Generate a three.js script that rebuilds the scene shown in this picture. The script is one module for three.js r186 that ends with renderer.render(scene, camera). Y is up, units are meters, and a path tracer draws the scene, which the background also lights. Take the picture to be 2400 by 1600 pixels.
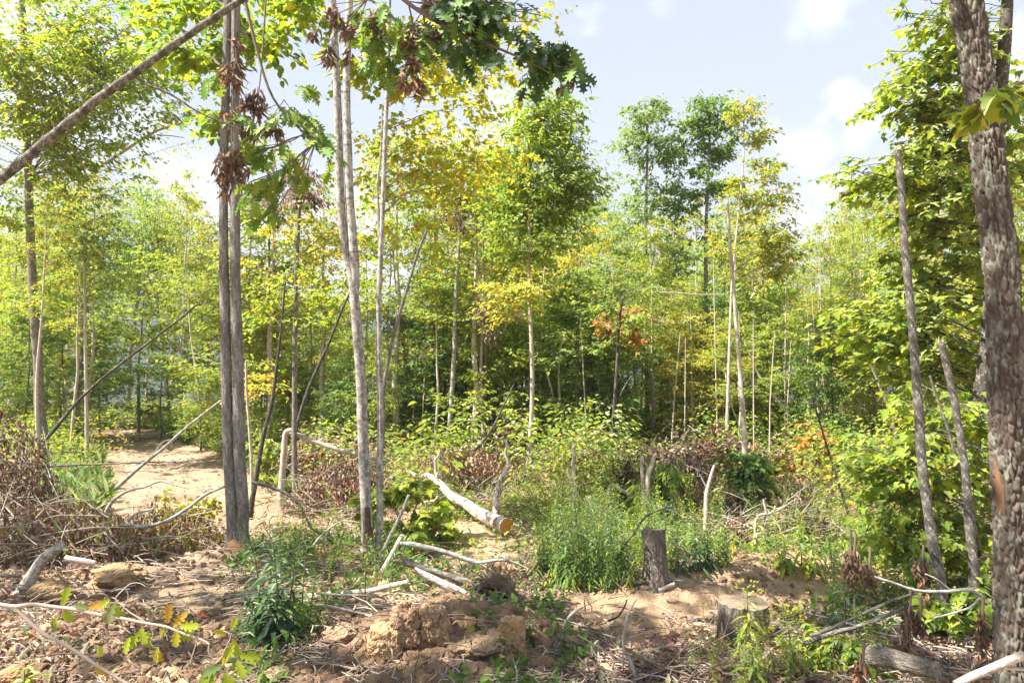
import * as THREE from 'three';
import { mergeGeometries } from 'three/addons/utils/BufferGeometryUtils.js';

// ---------------------------------------------------------------- camera, sky, sun, exposure
const EXPO = 3.7;
const CAM_Y = 1.6, FOC = 1600, HORIZON = 900;          // the photograph is 2400 x 1600 pixels
const PITCH = Math.atan((HORIZON - 800) / FOC);
const scene = new THREE.Scene();
const camera = new THREE.PerspectiveCamera(2 * Math.atan(800 / FOC) * 180 / Math.PI, 1024 / 682, 0.05, 4000);
camera.position.set(0, CAM_Y, 0);
camera.rotation.set(PITCH, 0, 0);
const renderer = new THREE.WebGLRenderer({ antialias: true });
renderer.setSize(1024, 682);
renderer.toneMapping = THREE.LinearToneMapping;
renderer.toneMappingExposure = EXPO;
renderer.shadowMap.enabled = true;
const SUN = new THREE.Vector3(-0.6, 0.8, 0.18).normalize();
const sun = new THREE.DirectionalLight(new THREE.Color().setRGB(1, 0.94, 0.84), 4.6);
sun.position.copy(SUN).multiplyScalar(80);
sun.castShadow = true;
sun.shadow.mapSize.set(4096, 4096);
sun.shadow.camera.left = -40; sun.shadow.camera.right = 40; sun.shadow.camera.top = 40; sun.shadow.camera.bottom = -40; sun.shadow.camera.far = 200;
scene.add(sun, sun.target);

// ---------------------------------------------------------------- small maths
function rng(seed) { let a = seed >>> 0; return () => { a = (a + 0x6D2B79F5) | 0; let t = Math.imul(a ^ (a >>> 15), 1 | a); t = (t + Math.imul(t ^ (t >>> 7), 61 | t)) ^ t; return ((t ^ (t >>> 14)) >>> 0) / 4294967296; }; }
const V = (x = 0, y = 0, z = 0) => new THREE.Vector3(x, y, z);
const clamp = (x, a = 0, b = 1) => Math.min(b, Math.max(a, x));
const smooth = (a, b, x) => { const t = clamp((x - a) / (b - a)); return t * t * (3 - 2 * t); };
const lerp = (a, b, t) => a + (b - a) * t;
function hash3(x, y, z) { let h = Math.imul(x, 374761393) + Math.imul(y, 668265263) + Math.imul(z, 1274126177); h = Math.imul(h ^ (h >>> 13), 1274126177); return ((h ^ (h >>> 16)) >>> 0) / 4294967296; }
function noise3(x, y, z) {   // value noise, -1 .. 1
  const xi = Math.floor(x), yi = Math.floor(y), zi = Math.floor(z), xf = x - xi, yf = y - yi, zf = z - zi;
  const u = xf * xf * (3 - 2 * xf), v = yf * yf * (3 - 2 * yf), w = zf * zf * (3 - 2 * zf);
  const L = (a, b, t) => a + (b - a) * t;
  const p = L(L(L(hash3(xi, yi, zi), hash3(xi + 1, yi, zi), u), L(hash3(xi, yi + 1, zi), hash3(xi + 1, yi + 1, zi), u), v),
    L(L(hash3(xi, yi, zi + 1), hash3(xi + 1, yi, zi + 1), u), L(hash3(xi, yi + 1, zi + 1), hash3(xi + 1, yi + 1, zi + 1), u), v), w);
  return p * 2 - 1;
}
function fbm(x, y, z, oct = 4) { let s = 0, a = 0.5, f = 1; for (let i = 0; i < oct; i++) { s += a * noise3(x * f, y * f, z * f + i * 17.3); a *= 0.5; f *= 2.03; } return s; }
function worley(x, y, z) {   // distance to nearest, to second nearest, id
  const xi = Math.floor(x), yi = Math.floor(y), zi = Math.floor(z); let d1 = 9, d2 = 9, id = 0;
  for (let i = -1; i <= 1; i++) for (let j = -1; j <= 1; j++) for (let k = -1; k <= 1; k++) {
    const a = xi + i, b = yi + j, c = zi + k;
    const dx = a + hash3(a, b, c) - x, dy = b + hash3(a + 71, b, c) - y, dz = c + hash3(a, b + 71, c) - z, d = Math.sqrt(dx * dx + dy * dy + dz * dz);
    if (d < d1) { d2 = d1; d1 = d; id = hash3(a, b, c + 91); } else if (d < d2) d2 = d;
  }
  return [d1, d2, id];
}
// the ray through a pixel of the photograph; a point on it at a given distance in front of the camera; where it meets the ground
const cp = Math.cos(PITCH), sp = Math.sin(PITCH);
function ray(px, py) { const x = (px - 1200) / FOC, y = (800 - py) / FOC; return V(x, y * cp + sp, -cp + y * sp); }
function at(px, py, d) { const r = ray(px, py); return V(r.x * d / -r.z, CAM_Y + r.y * d / -r.z, -d); }
function pxOf(x, y, z) { const yy = (y - CAM_Y) * cp + z * sp, zz = -(y - CAM_Y) * sp + z * cp; return [1200 + FOC * x / -zz, 800 - FOC * yy / -zz]; }

// ---------------------------------------------------------------- sky texture: pale blue-lavender air with bright cumulus low down
{
  const W = 2048, H = 1024, data = new Float32Array(W * H * 4);
  const puffs = [[40, 230, 150, 1], [120, 300, 120, .8], [0, 560, 160, .9], [420, 430, 120, .9], [330, 300, 90, .5], [700, 640, 190, 1.2], [820, 660, 150, 1.1], [760, 520, 120, .6], [930, 560, 110, .7], [1060, 620, 120, .8], [1330, 620, 140, .8],
    [2000, 240, 62, .95], [2060, 262, 50, .6], [1900, 360, 55, .8], [1950, 440, 60, .6], [2010, 330, 40, .45], [1925, 18, 70, .6], [1870, 70, 40, .3], [1870, 560, 90, .6], [2140, 450, 60, .5], [200, 100, 110, .5], [1180, 330, 90, .6]]
    .map(([x, y, r, s]) => [ray(x, y).normalize(), r / FOC, s]);
  for (let j = 0; j < H; j++) {
    const el = ((j + .5) / H - .5) * Math.PI, sy = Math.sin(el), cy = Math.cos(el);
    for (let i = 0; i < W; i++) {
      const az = ((i + .5) / W - .5) * 2 * Math.PI, x = cy * Math.cos(az), z = cy * Math.sin(az), k = (j * W + i) * 4;
      const up = clamp(sy);
      let r = lerp(.84, .69, smooth(0, .6, up)), g = lerp(.885, .775, smooth(0, .6, up)), b = lerp(.99, .97, smooth(0, .6, up));
      const n = fbm(x * 5.2, sy * 9 + 3, z * 5.2, 5), fine = fbm(x * 19, sy * 26, z * 19, 4);
      let c = smooth(.22, .55, n + .2 * fine + .30 * (1 - smooth(.02, .24, up)) - .16 * smooth(.25, .8, up)) * .85;
      for (const [d, rad0, s] of puffs) {
        const rad = rad0 * .72, q = d.x * x + d.y * sy + d.z * z; if (q < .9) continue;
        const e = Math.acos(Math.min(1, q)) / rad * (1 - .7 * fine - .6 * n) - .55 * fbm(x * 46, sy * 60, z * 46, 3);
        c = Math.max(c, s * (1 - smooth(.2, 1.35, e)));
      }
      c = clamp(c) * (sy > -0.02 ? 1 : 0);
      const au = SUN.x * x + SUN.y * sy + SUN.z * z, h = 1 + 1.6 * Math.exp((au - 1) * 14); r *= h; g *= h; b *= h;
      data[k] = lerp(r, 1.35, c) / EXPO; data[k + 1] = lerp(g, 1.34, c) / EXPO; data[k + 2] = lerp(b, 1.36, c) / EXPO; data[k + 3] = 1;
    }
  }
  const t = new THREE.DataTexture(data, W, H, THREE.RGBAFormat, THREE.FloatType);
  t.mapping = THREE.EquirectangularReflectionMapping; t.magFilter = THREE.LinearFilter; t.minFilter = THREE.LinearFilter; t.needsUpdate = true;
  scene.background = t; scene.environment = t;
}

// ---------------------------------------------------------------- ground shape
const roadLine = [[690, 1420], [560, 1290], [470, 1170], [425, 1110], [375, 1065], [320, 1035], [285, 1018], [262, 1010]];
const flat = (px, py) => { const r = ray(px, py); const t = CAM_Y / -r.y; return [r.x * t, r.z * t]; };
const roadPts = roadLine.map(([x, y]) => flat(x, y));
function roadDist(x, z) {
  let best = 99;
  for (let i = 0; i < roadPts.length - 1; i++) {
    const [ax, az] = roadPts[i], [bx, bz] = roadPts[i + 1], dx = bx - ax, dz = bz - az, t = clamp(((x - ax) * dx + (z - az) * dz) / (dx * dx + dz * dz));
    best = Math.min(best, Math.hypot(x - ax - dx * t, z - az - dz * t));
  }
  return best;
}
const mounds = [[1010, 1535, .34, .22, .15], [890, 1530, .25, .2, .06], [1130, 1525, .35, .2, .09], [1230, 1520, .3, .2, .1], [1085, 1470, .4, .25, .10], [760, 1500, .5, .3, .06], [560, 1300, .45, .35, .10], [470, 1330, .6, .3, .08], [300, 1370, .5, .25, .12], [640, 1340, .5, .3, .05],
  [850, 1310, .35, .25, .07], [1420, 1400, .5, .2, .08], [1700, 1370, .8, .3, .12], [1820, 1345, .6, .3, .12], [150, 1500, .5, .3, .08], [60, 1390, .5, .3, .12], [1500, 1480, .5, .25, .05], [300, 1560, .5, .25, .05], [1960, 1520, .5, .3, .07]]
  .map(([px, py, sx, sz, h]) => { const [x, z] = flat(px, py); return [x, z, sx, sz, h]; });
function hBase(x, z) {
  const d = -z, drop = Math.max(0, d - (x < -6 ? 32 : 24));
  let y = -Math.min(24, .045 * Math.pow(drop, 1.3));
  y += .16 * noise3(x * .22, 3.1, z * .22) * smooth(3, 10, d);
  y += .05 * noise3(x * .9, 7.7, z * .9);
  for (const m of mounds) { const a = (x - m[0]) / m[2], b = (z - m[1]) / m[3], e = a * a + b * b; if (e < 6) y += m[4] * Math.exp(-e); }
  return y;
}
function hTop(x, z) {     // with the fine relief of clods and lumps
  const d = -z; let y = hBase(x, z);
  if (d < 40 && d > -4) {
    const rd = roadDist(x, z), onRoad = 1 - smooth(.6, 1.2, rd), near = 1 - smooth(6, 16, d);
    const rough = lerp(1, .75, onRoad);
    y += rough * (.055 * fbm(x * 2.3, 1.2, z * 2.3, 3) + .056 * near * fbm(x * 7, 5.5, z * 7, 3) + (d < 7.5 ? .022 * fbm(x * 19, 2.5, z * 19, 2) : 0));
    if (d < 9) { const w = worley(x * 5.5, .5, z * 5.5), patch = smooth(-.15, .35, noise3(x * 1.1, 9, z * 1.1)); y += rough * patch * .035 * (1 - smooth(.1, .75, w[0])) * (1 - smooth(6, 9, d)); }
    if (onRoad > 0) y -= .05 * onRoad * (.6 + .4 * Math.cos(rd * 5.2));
  }
  return y;
}
function gp(px, py) {     // where the pixel's ray meets the ground
  const r = ray(px, py); if (r.y > -.004) return V(r.x * 60, hBase(r.x * 60, r.z * 60), r.z * 60);
  let t = CAM_Y / -r.y;
  for (let i = 0; i < 12; i++) t = lerp(t, Math.min(120, (CAM_Y - hTop(r.x * t, r.z * t)) / -r.y), .7);
  return V(r.x * t, hTop(r.x * t, r.z * t), r.z * t);
}

// ---------------------------------------------------------------- textures and materials
function tileNoise(W, H, cx, cy, seed) {   // periodic value noise with cx x cy cells
  const out = new Float32Array(W * H);
  for (let j = 0; j < H; j++) for (let i = 0; i < W; i++) {
    const x = i / W * cx, y = j / H * cy, xi = Math.floor(x), yi = Math.floor(y), xf = x - xi, yf = y - yi, u = xf * xf * (3 - 2 * xf), v = yf * yf * (3 - 2 * yf);
    const h = (a, b) => hash3((a + cx) % cx, (b + cy) % cy, seed);
    out[j * W + i] = lerp(lerp(h(xi, yi), h(xi + 1, yi), u), lerp(h(xi, yi + 1), h(xi + 1, yi + 1), u), v);
  }
  return out;
}
function layers(W, H, list) { const out = new Float32Array(W * H); let sum = 0; for (const [cx, cy, a, s] of list) { const n = tileNoise(W, H, cx, cy, s); sum += a; for (let i = 0; i < out.length; i++) out[i] += a * n[i]; } for (let i = 0; i < out.length; i++) out[i] /= sum; return out; }
function tex(W, H, f, srgb) {
  const d = new Uint8Array(W * H * 4);
  for (let i = 0; i < W * H; i++) { const c = f(i); d[i * 4] = clamp(c[0]) * 255; d[i * 4 + 1] = clamp(c[1]) * 255; d[i * 4 + 2] = clamp(c[2]) * 255; d[i * 4 + 3] = 255; }
  const t = new THREE.DataTexture(d, W, H); t.wrapS = t.wrapT = THREE.RepeatWrapping; t.magFilter = THREE.LinearFilter; t.minFilter = THREE.LinearMipmapLinearFilter; t.generateMipmaps = true;
  if (srgb) t.colorSpace = THREE.SRGBColorSpace; t.needsUpdate = true; return t;
}
const toS = c => c <= .0031308 ? c * 12.92 : 1.055 * Math.pow(c, 1 / 2.4) - .055;
const mixC = (a, b, t) => [lerp(a[0], b[0], t), lerp(a[1], b[1], t), lerp(a[2], b[2], t)];
function barkMat(name, { base, patch, lichen, patchAt = .52, lichenAt = .62, across = false, bump = .006, seed = 1, rep = [.5, .9] }) {
  const W = 256, H = 512;
  const fiss = layers(W, H, across ? [[4, 26, 1, seed], [9, 60, .7, seed + 1], [24, 120, .5, seed + 2]] : [[12, 7, 1, seed], [26, 14, .9, seed + 1], [60, 30, .6, seed + 2], [110, 80, .3, seed + 8]]);
  const blot = layers(W, H, [[4, 7, 1, seed + 3], [9, 15, .8, seed + 4], [22, 36, .6, seed + 5], [60, 110, .35, seed + 9]]);
  const lich = layers(W, H, [[6, 8, 1, seed + 6], [16, 26, .9, seed + 7], [50, 80, .6, seed + 11]]);
  const color = tex(W, H, i => { let c = mixC(base, patch, smooth(patchAt - .07, patchAt + .07, blot[i])); c = mixC(c, lichen, smooth(lichenAt - .04, lichenAt + .04, lich[i])); const k = .82 + .36 * fiss[i]; return c.map(x => toS(x * k)); }, true);
  const b = tex(W, H, i => { const r = across ? fiss[i] : Math.abs(fiss[i] - .5) * 3.2; return [r, r, r]; });
  color.repeat.set(1 / rep[0], 1 / rep[1]); b.repeat.copy(color.repeat);
  const m = new THREE.MeshStandardMaterial({ map: color, bumpMap: b, bumpScale: bump, roughness: .92 }); m.name = name; return m;
}
const M = {};
const snagBark = () => barkMat('snag bark', { base: [.085, .072, .06], patch: [.17, .15, .125], lichen: [.34, .33, .28], patchAt: .5, lichenAt: .585, bump: .008, seed: 91, rep: [.16, .22] });
M.barkGrey = barkMat('grey bark', { base: [.19, .17, .15], patch: [.33, .31, .285], lichen: [.42, .42, .37], patchAt: .5, lichenAt: .57, across: true, bump: .003, seed: 11, rep: [.3, .5] });
M.barkSnag = snagBark();
M.barkPale = barkMat('pale bark', { base: [.40, .34, .28], patch: [.52, .47, .40], lichen: [.30, .25, .2], lichenAt: .6, across: true, bump: .002, seed: 21, rep: [.3, .5] });
M.barkBrown = barkMat('brown bark', { base: [.155, .13, .11], patch: [.23, .205, .18], lichen: [.30, .30, .25], lichenAt: .62, bump: .006, seed: 31, rep: [.26, .5] });
M.barkRidged = barkMat('ridged bark', { base: [.22, .20, .185], patch: [.32, .30, .28], lichen: [.42, .41, .37], lichenAt: .6, bump: .014, seed: 61, rep: [.22, .55] });
M.barkDark = barkMat('dark bark', { base: [.06, .048, .038], patch: [.10, .085, .07], lichen: [.22, .22, .18], lichenAt: .64, bump: .007, seed: 41, rep: [.24, .4] });
M.barkDead = barkMat('bleached dead wood', { base: [.50, .43, .36], patch: [.58, .52, .46], lichen: [.34, .26, .2], lichenAt: .6, bump: .004, seed: 51, rep: [.3, .6] });
M.barkStump = barkMat('stump bark', { base: [.11, .09, .072], patch: [.17, .145, .12], lichen: [.24, .22, .18], lichenAt: .64, bump: .010, seed: 81, rep: [.2, .4] });
M.barkLog = barkMat('peeling log bark', { base: [.50, .43, .37], patch: [.62, .58, .53], lichen: [.27, .18, .125], patchAt: .46, lichenAt: .6, bump: .006, seed: 71, rep: [.3, .5] });
M.twig = new THREE.MeshStandardMaterial({ color: new THREE.Color().setRGB(.16, .12, .09), roughness: .9 });
M.twigPale = new THREE.MeshStandardMaterial({ color: new THREE.Color().setRGB(.42, .35, .28), roughness: .9 });
M.stem = new THREE.MeshStandardMaterial({ color: new THREE.Color().setRGB(.12, .17, .05), roughness: .8 });
const leafMat = (through, coat = 0) => new THREE.MeshPhysicalMaterial({ color: 0xffffff, vertexColors: true, transmission: through, thickness: 0, roughness: 1, specularIntensity: .4, side: THREE.DoubleSide, clearcoat: coat, clearcoatRoughness: .42 });
M.leaf = leafMat(.6); M.leafGloss = leafMat(.42, .35); M.leafDead = leafMat(.25);
{
  const W = 512, n1 = layers(W, W, [[8, 8, 1, 201], [20, 20, .9, 202], [60, 60, .9, 203], [150, 150, .8, 204]]), n2 = layers(W, W, [[5, 5, 1, 205], [13, 13, .8, 206], [40, 40, .5, 207], [120, 120, .5, 211]]), n3 = layers(W, W, [[60, 60, 1, 208], [128, 128, .8, 209]]);
  const col = tex(W, W, i => { const k = .72 + .5 * n1[i]; let c = [k, k * lerp(.97, 1.02, n2[i]), k * lerp(.92, 1.04, n2[i])]; if (n3[i] > .68) c = c.map(x => x * .72); if (n3[i] < .3) c = c.map(x => x * 1.12); return c.map(x => toS(clamp(x * .88))); }, true);
  const bmp = tex(W, W, i => { const k = n1[i] * .7 + n3[i] * .3; return [k, k, k]; });
  col.repeat.set(1 / .9, 1 / .9); bmp.repeat.copy(col.repeat);
  M.soil = new THREE.MeshStandardMaterial({ map: col, bumpMap: bmp, bumpScale: .016, roughness: .97, vertexColors: true });
  M.clod = new THREE.MeshStandardMaterial({ map: col, bumpMap: bmp, bumpScale: .022, roughness: .97, vertexColors: true });
}
{ // sawn wood: rings about the middle of the uv square
  const W = 256, n = layers(W, W, [[6, 6, 1, 301], [16, 16, .6, 302], [64, 64, .4, 303]]);
  const ringed = (a, b, dark) => { const t = tex(W, W, i => { const x = (i % W) / W - .5, y = Math.floor(i / W) / W - .5, r = Math.hypot(x, y) + .05 * (n[i] - .5), q = .5 + .5 * Math.sin(r * 150); let c = mixC(a, b, q * .5 + n[i] * .5); if (Math.abs(Math.sin(Math.atan2(y, x) * 2.5 + n[i] * 4)) < .05 && r > .1) c = dark; return c.map(toS); }, true); return new THREE.MeshStandardMaterial({ map: t, bumpMap: t, bumpScale: .004, roughness: .85 }); };
  M.cutOrange = ringed([.42, .17, .03], [.58, .30, .06], [.14, .06, .02]);
  M.cutGrey = ringed([.20, .145, .10], [.28, .21, .15], [.09, .06, .045]);
}

// ---------------------------------------------------------------- naming
const used = new Map();
function numbered(n) { const k = used.get(n) || 0; used.set(n, k + 1); return k ? `${n}_${String(k).padStart(3, '0')}` : n; }
function shade(o) { o.traverse(c => { if (c.isMesh) { c.castShadow = true; c.receiveShadow = true; } }); return o; }
function tag(o, label, category, group, kind) { o.userData = {}; if (label) o.userData.label = label; if (category) o.userData.category = category; if (group) o.userData.group = group; if (kind) o.userData.kind = kind; return o; }
function thing(name, label, category, group, pos) { const g = new THREE.Group(); g.name = numbered(name); tag(g, label, category, group); if (pos) g.position.copy(pos); scene.add(g); return g; }
function part(name, geo, mat, parent, kind) { const m = new THREE.Mesh(geo, mat); m.name = name; if (kind) m.userData.kind = kind; m.castShadow = m.receiveShadow = true; parent.add(m); return m; }
function top(name, geo, mat, label, category, group, kind) { const m = new THREE.Mesh(geo, mat); m.name = numbered(name); tag(m, label, category, group, kind); m.castShadow = m.receiveShadow = true; scene.add(m); return m; }

// ---------------------------------------------------------------- geometry builders
class Build {       // collects tubes into one geometry
  constructor(origin = V()) { this.p = []; this.n = []; this.uv = []; this.i = []; this.o = origin; }
  tube(pts, radii, seg = 6, { bump = 0, seed = 0, cap = true, sub = 1, squash = 1 } = {}) {
    if (sub > 1) { const c = new THREE.CatmullRomCurve3(pts, false, 'centripetal'), N = (pts.length - 1) * sub, q = [], rr = []; for (let k = 0; k <= N; k++) { q.push(c.getPoint(k / N)); const f = k / N * (pts.length - 1), a = Math.min(pts.length - 2, Math.floor(f)); rr.push(lerp(radii[a], radii[a + 1], f - a)); } pts = q; radii = rr; }
    const N = pts.length, base = this.p.length / 3; let len = 0; const T = V(), A = V(1, 0, 0), B = V(), Q = V();
    const first = V().subVectors(pts[1], pts[0]).normalize(); if (Math.abs(first.x) > .8) A.set(0, 0, 1);
    for (let k = 0; k < N; k++) {
      T.subVectors(pts[Math.min(N - 1, k + 1)], pts[Math.max(0, k - 1)]).normalize();
      A.addScaledVector(T, -A.dot(T)).normalize(); B.crossVectors(T, A);
      if (k) len += pts[k].distanceTo(pts[k - 1]);
      for (let s = 0; s <= seg; s++) {
        const a = s / seg * Math.PI * 2, ca = Math.cos(a), sa = Math.sin(a); let r = radii[k];
        if (bump) r *= 1 + bump * noise3(ca * 1.3 + seed, len / (radii[0] * 2.6 + .001), sa * 1.3 + seed * 2);
        Q.copy(A).multiplyScalar(ca).addScaledVector(B, sa);
        this.p.push(pts[k].x - this.o.x + Q.x * r, pts[k].y - this.o.y + Q.y * r * squash, pts[k].z - this.o.z + Q.z * r); this.n.push(Q.x, Q.y, Q.z); this.uv.push(a * Math.max(radii[0], .04), len);
      }
    }
    for (let k = 0; k < N - 1; k++) for (let s = 0; s < seg; s++) { const a = base + k * (seg + 1) + s, b = a + seg + 1; this.i.push(a, a + 1, b, b, a + 1, b + 1); }
    if (cap) for (const k of [0, N - 1]) { if (radii[k] < .004) continue; const c = this.p.length / 3, d = V().subVectors(pts[k], pts[k ? k - 1 : 1]).normalize(); this.p.push(pts[k].x - this.o.x, pts[k].y - this.o.y, pts[k].z - this.o.z); this.n.push(d.x, d.y, d.z); this.uv.push(0, 0); for (let s = 0; s <= seg; s++) { const j = (base + k * (seg + 1) + s) * 3; this.p.push(this.p[j], this.p[j + 1], this.p[j + 2]); this.n.push(d.x, d.y, d.z); this.uv.push(.02 * Math.cos(s), .02 * Math.sin(s)); } for (let s = 0; s < seg; s++) k ? this.i.push(c, c + 1 + s, c + 2 + s) : this.i.push(c, c + 2 + s, c + 1 + s); }
    return this;
  }
  get empty() { return !this.i.length; }
  geo() { const g = new THREE.BufferGeometry(); g.setAttribute('position', new THREE.Float32BufferAttribute(this.p, 3)); g.setAttribute('normal', new THREE.Float32BufferAttribute(this.n, 3)); g.setAttribute('uv', new THREE.Float32BufferAttribute(this.uv, 2)); g.setIndex(this.i); return g; }
}
// leaf outlines: x across, y along (0 .. 1); triangulated once, then folded along the midrib and curled
function outline(half) { return [[0, 0], ...half, [0, 1], ...half.slice().reverse().map(([x, y]) => [-x, y])]; }
function leafShape(pts, fold, curl, mid = true) {
  const P = pts.map(([x, y]) => new THREE.Vector2(x, y)); let tri = THREE.ShapeUtils.triangulateShape(P, []);
  const v = [], n = []; for (const q of P) { v.push(q.x, q.y, fold * Math.abs(q.x) - curl * q.y * q.y); }
  const ix = tri.flat(); return { v, ix, k: P.length };
}
const SH = {
  dia: leafShape([[0, 0], [.27, .42], [0, 1], [-.27, .42]], .35, .12),
  oval: leafShape(outline([[.2, .18], [.3, .45], [.2, .75]]), .3, .2),
  lance: leafShape(outline([[.07, .15], [.1, .45], [.06, .78]]), .4, .45),
  maple: leafShape([[0, 0], [.14, .06], [.36, .02], [.3, .2], [.56, .42], [.36, .44], [.3, .52], [.2, .56], [.19, .74], [0, 1], [-.19, .74], [-.2, .56], [-.3, .52], [-.36, .44], [-.56, .42], [-.3, .2], [-.36, .02], [-.14, .06]], .22, .22),
  mapleFar: leafShape([[0, 0], [.33, .04], [.5, .45], [.22, .52], [0, 1], [-.22, .52], [-.5, .45], [-.33, .04]], .2, .18),
  oak: leafShape(outline([[.05, .05], [.2, .13], [.25, .2], [.1, .24], [.14, .32], [.33, .36], [.37, .46], [.15, .47], [.17, .56], [.37, .6], [.36, .7], [.15, .68], [.15, .78], [.25, .84], [.17, .9], [.06, .88]]), .25, .3),
  whiteOak: leafShape(outline([[.05, .06], [.12, .12], [.17, .2], [.08, .26], [.22, .36], [.27, .44], [.12, .48], [.28, .6], [.29, .7], [.14, .7], [.2, .82], [.15, .93], [.06, .95]]), .25, .25),
  stalk: leafShape([[-.012, 0], [.012, 0], [.01, 1], [-.01, 1]], 0, 0),
  dead: leafShape(outline([[.1, .12], [.24, .35], [.12, .5], [.22, .68], [.08, .85]]), .9, .5),
  curl: leafShape(outline([[.15, .35], [.1, .72]]), 1.3, .8),
  deadFar: leafShape([[0, 0], [.2, .4], [0, 1], [-.2, .4]], .9, .5),
};
class Leaves {
  constructor(origin = V()) { this.p = []; this.n = []; this.c = []; this.i = []; this.o = origin; this.count = 0; }
  add(pos, dir, nor, size, shape, col) {
    const s = SH[shape], Y = T1.copy(dir).normalize(), X = T2.crossVectors(Y, nor).normalize(), Z = T3.crossVectors(X, Y), b = this.p.length / 3, v = s.v;
    for (let k = 0; k < v.length; k += 3) {
      const x = v[k] * size, y = v[k + 1] * size, z = v[k + 2] * size;
      this.p.push(pos.x - this.o.x + X.x * x + Y.x * y + Z.x * z, pos.y - this.o.y + X.y * x + Y.y * y + Z.y * z, pos.z - this.o.z + X.z * x + Y.z * y + Z.z * z);
      const w = v[k] > 0 ? -.3 : v[k] < 0 ? .3 : 0; this.n.push(Z.x + X.x * w, Z.y + X.y * w, Z.z + X.z * w); this.c.push(col[0], col[1], col[2]);
    }
    for (const k of s.ix) this.i.push(b + k); this.count++;
  }
  geo() { const g = new THREE.BufferGeometry(); g.setAttribute('position', new THREE.Float32BufferAttribute(this.p, 3)); g.setAttribute('normal', new THREE.Float32BufferAttribute(this.n, 3)); g.setAttribute('color', new THREE.Float32BufferAttribute(this.c, 3)); g.setIndex(this.i); return g; }
}
const T1 = V(), T2 = V(), T3 = V();
// leaf colours
const C = {
  lime: [.40, .46, .03], yg: [.28, .38, .03], green: [.155, .29, .045], deep: [.07, .16, .035], pale: [.28, .36, .12], yellow: [.62, .50, .04], gold: [.60, .38, .04], orange: [.56, .19, .03], red: [.36, .07, .04],
  rust: [.27, .135, .08], brown: [.18, .125, .092], tan: [.38, .28, .20], dark: [.10, .072, .056], blue: [.055, .125, .07],
};
function pick(pal, R) { let t = R(), c = pal[pal.length - 1][0]; for (const [k, w] of pal) { if ((t -= w) < 0) { c = k; break; } } const k = C[c], f = .8 + .4 * R(); return [k[0] * f * (.9 + .2 * R()), k[1] * f, k[2] * f]; }
const PAL = {
  sunny: [['lime', .5], ['yg', .32], ['green', .12], ['yellow', .06]], mid: [['yg', .42], ['green', .2], ['lime', .3], ['pale', .08]], deepen: [['green', .5], ['deep', .15], ['yg', .35]], golden: [['yellow', .42], ['lime', .4], ['gold', .07], ['yg', .09], ['orange', .02]],
  autumn: [['orange', .34], ['gold', .24], ['rust', .14], ['lime', .2], ['yg', .08]], grey: [['pale', .5], ['green', .25], ['yg', .25]], dead: [['brown', .45], ['rust', .3], ['tan', .15], ['dark', .1]], deadPale: [['tan', .45], ['brown', .35], ['rust', .2]], mixed: [['yg', .3], ['lime', .25], ['yellow', .2], ['green', .15], ['gold', .1]],
  weed: [['green', .5], ['yg', .3], ['deep', .2]], darkweed: [['deep', .6], ['green', .3], ['blue', .1]], oak: [['deep', .45], ['blue', .25], ['green', .3]], redleaf: [['red', .5], ['orange', .25], ['rust', .25]],
};
function ball(R) { for (;;) { const v = V(R() * 2 - 1, R() * 2 - 1, R() * 2 - 1); if (v.lengthSq() <= 1) return v; } }
function quad(a, b, c, t) { return V(lerp(lerp(a.x, b.x, t), lerp(b.x, c.x, t), t), lerp(lerp(a.y, b.y, t), lerp(b.y, c.y, t), t), lerp(lerp(a.z, b.z, t), lerp(b.z, c.z, t), t)); }
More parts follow.
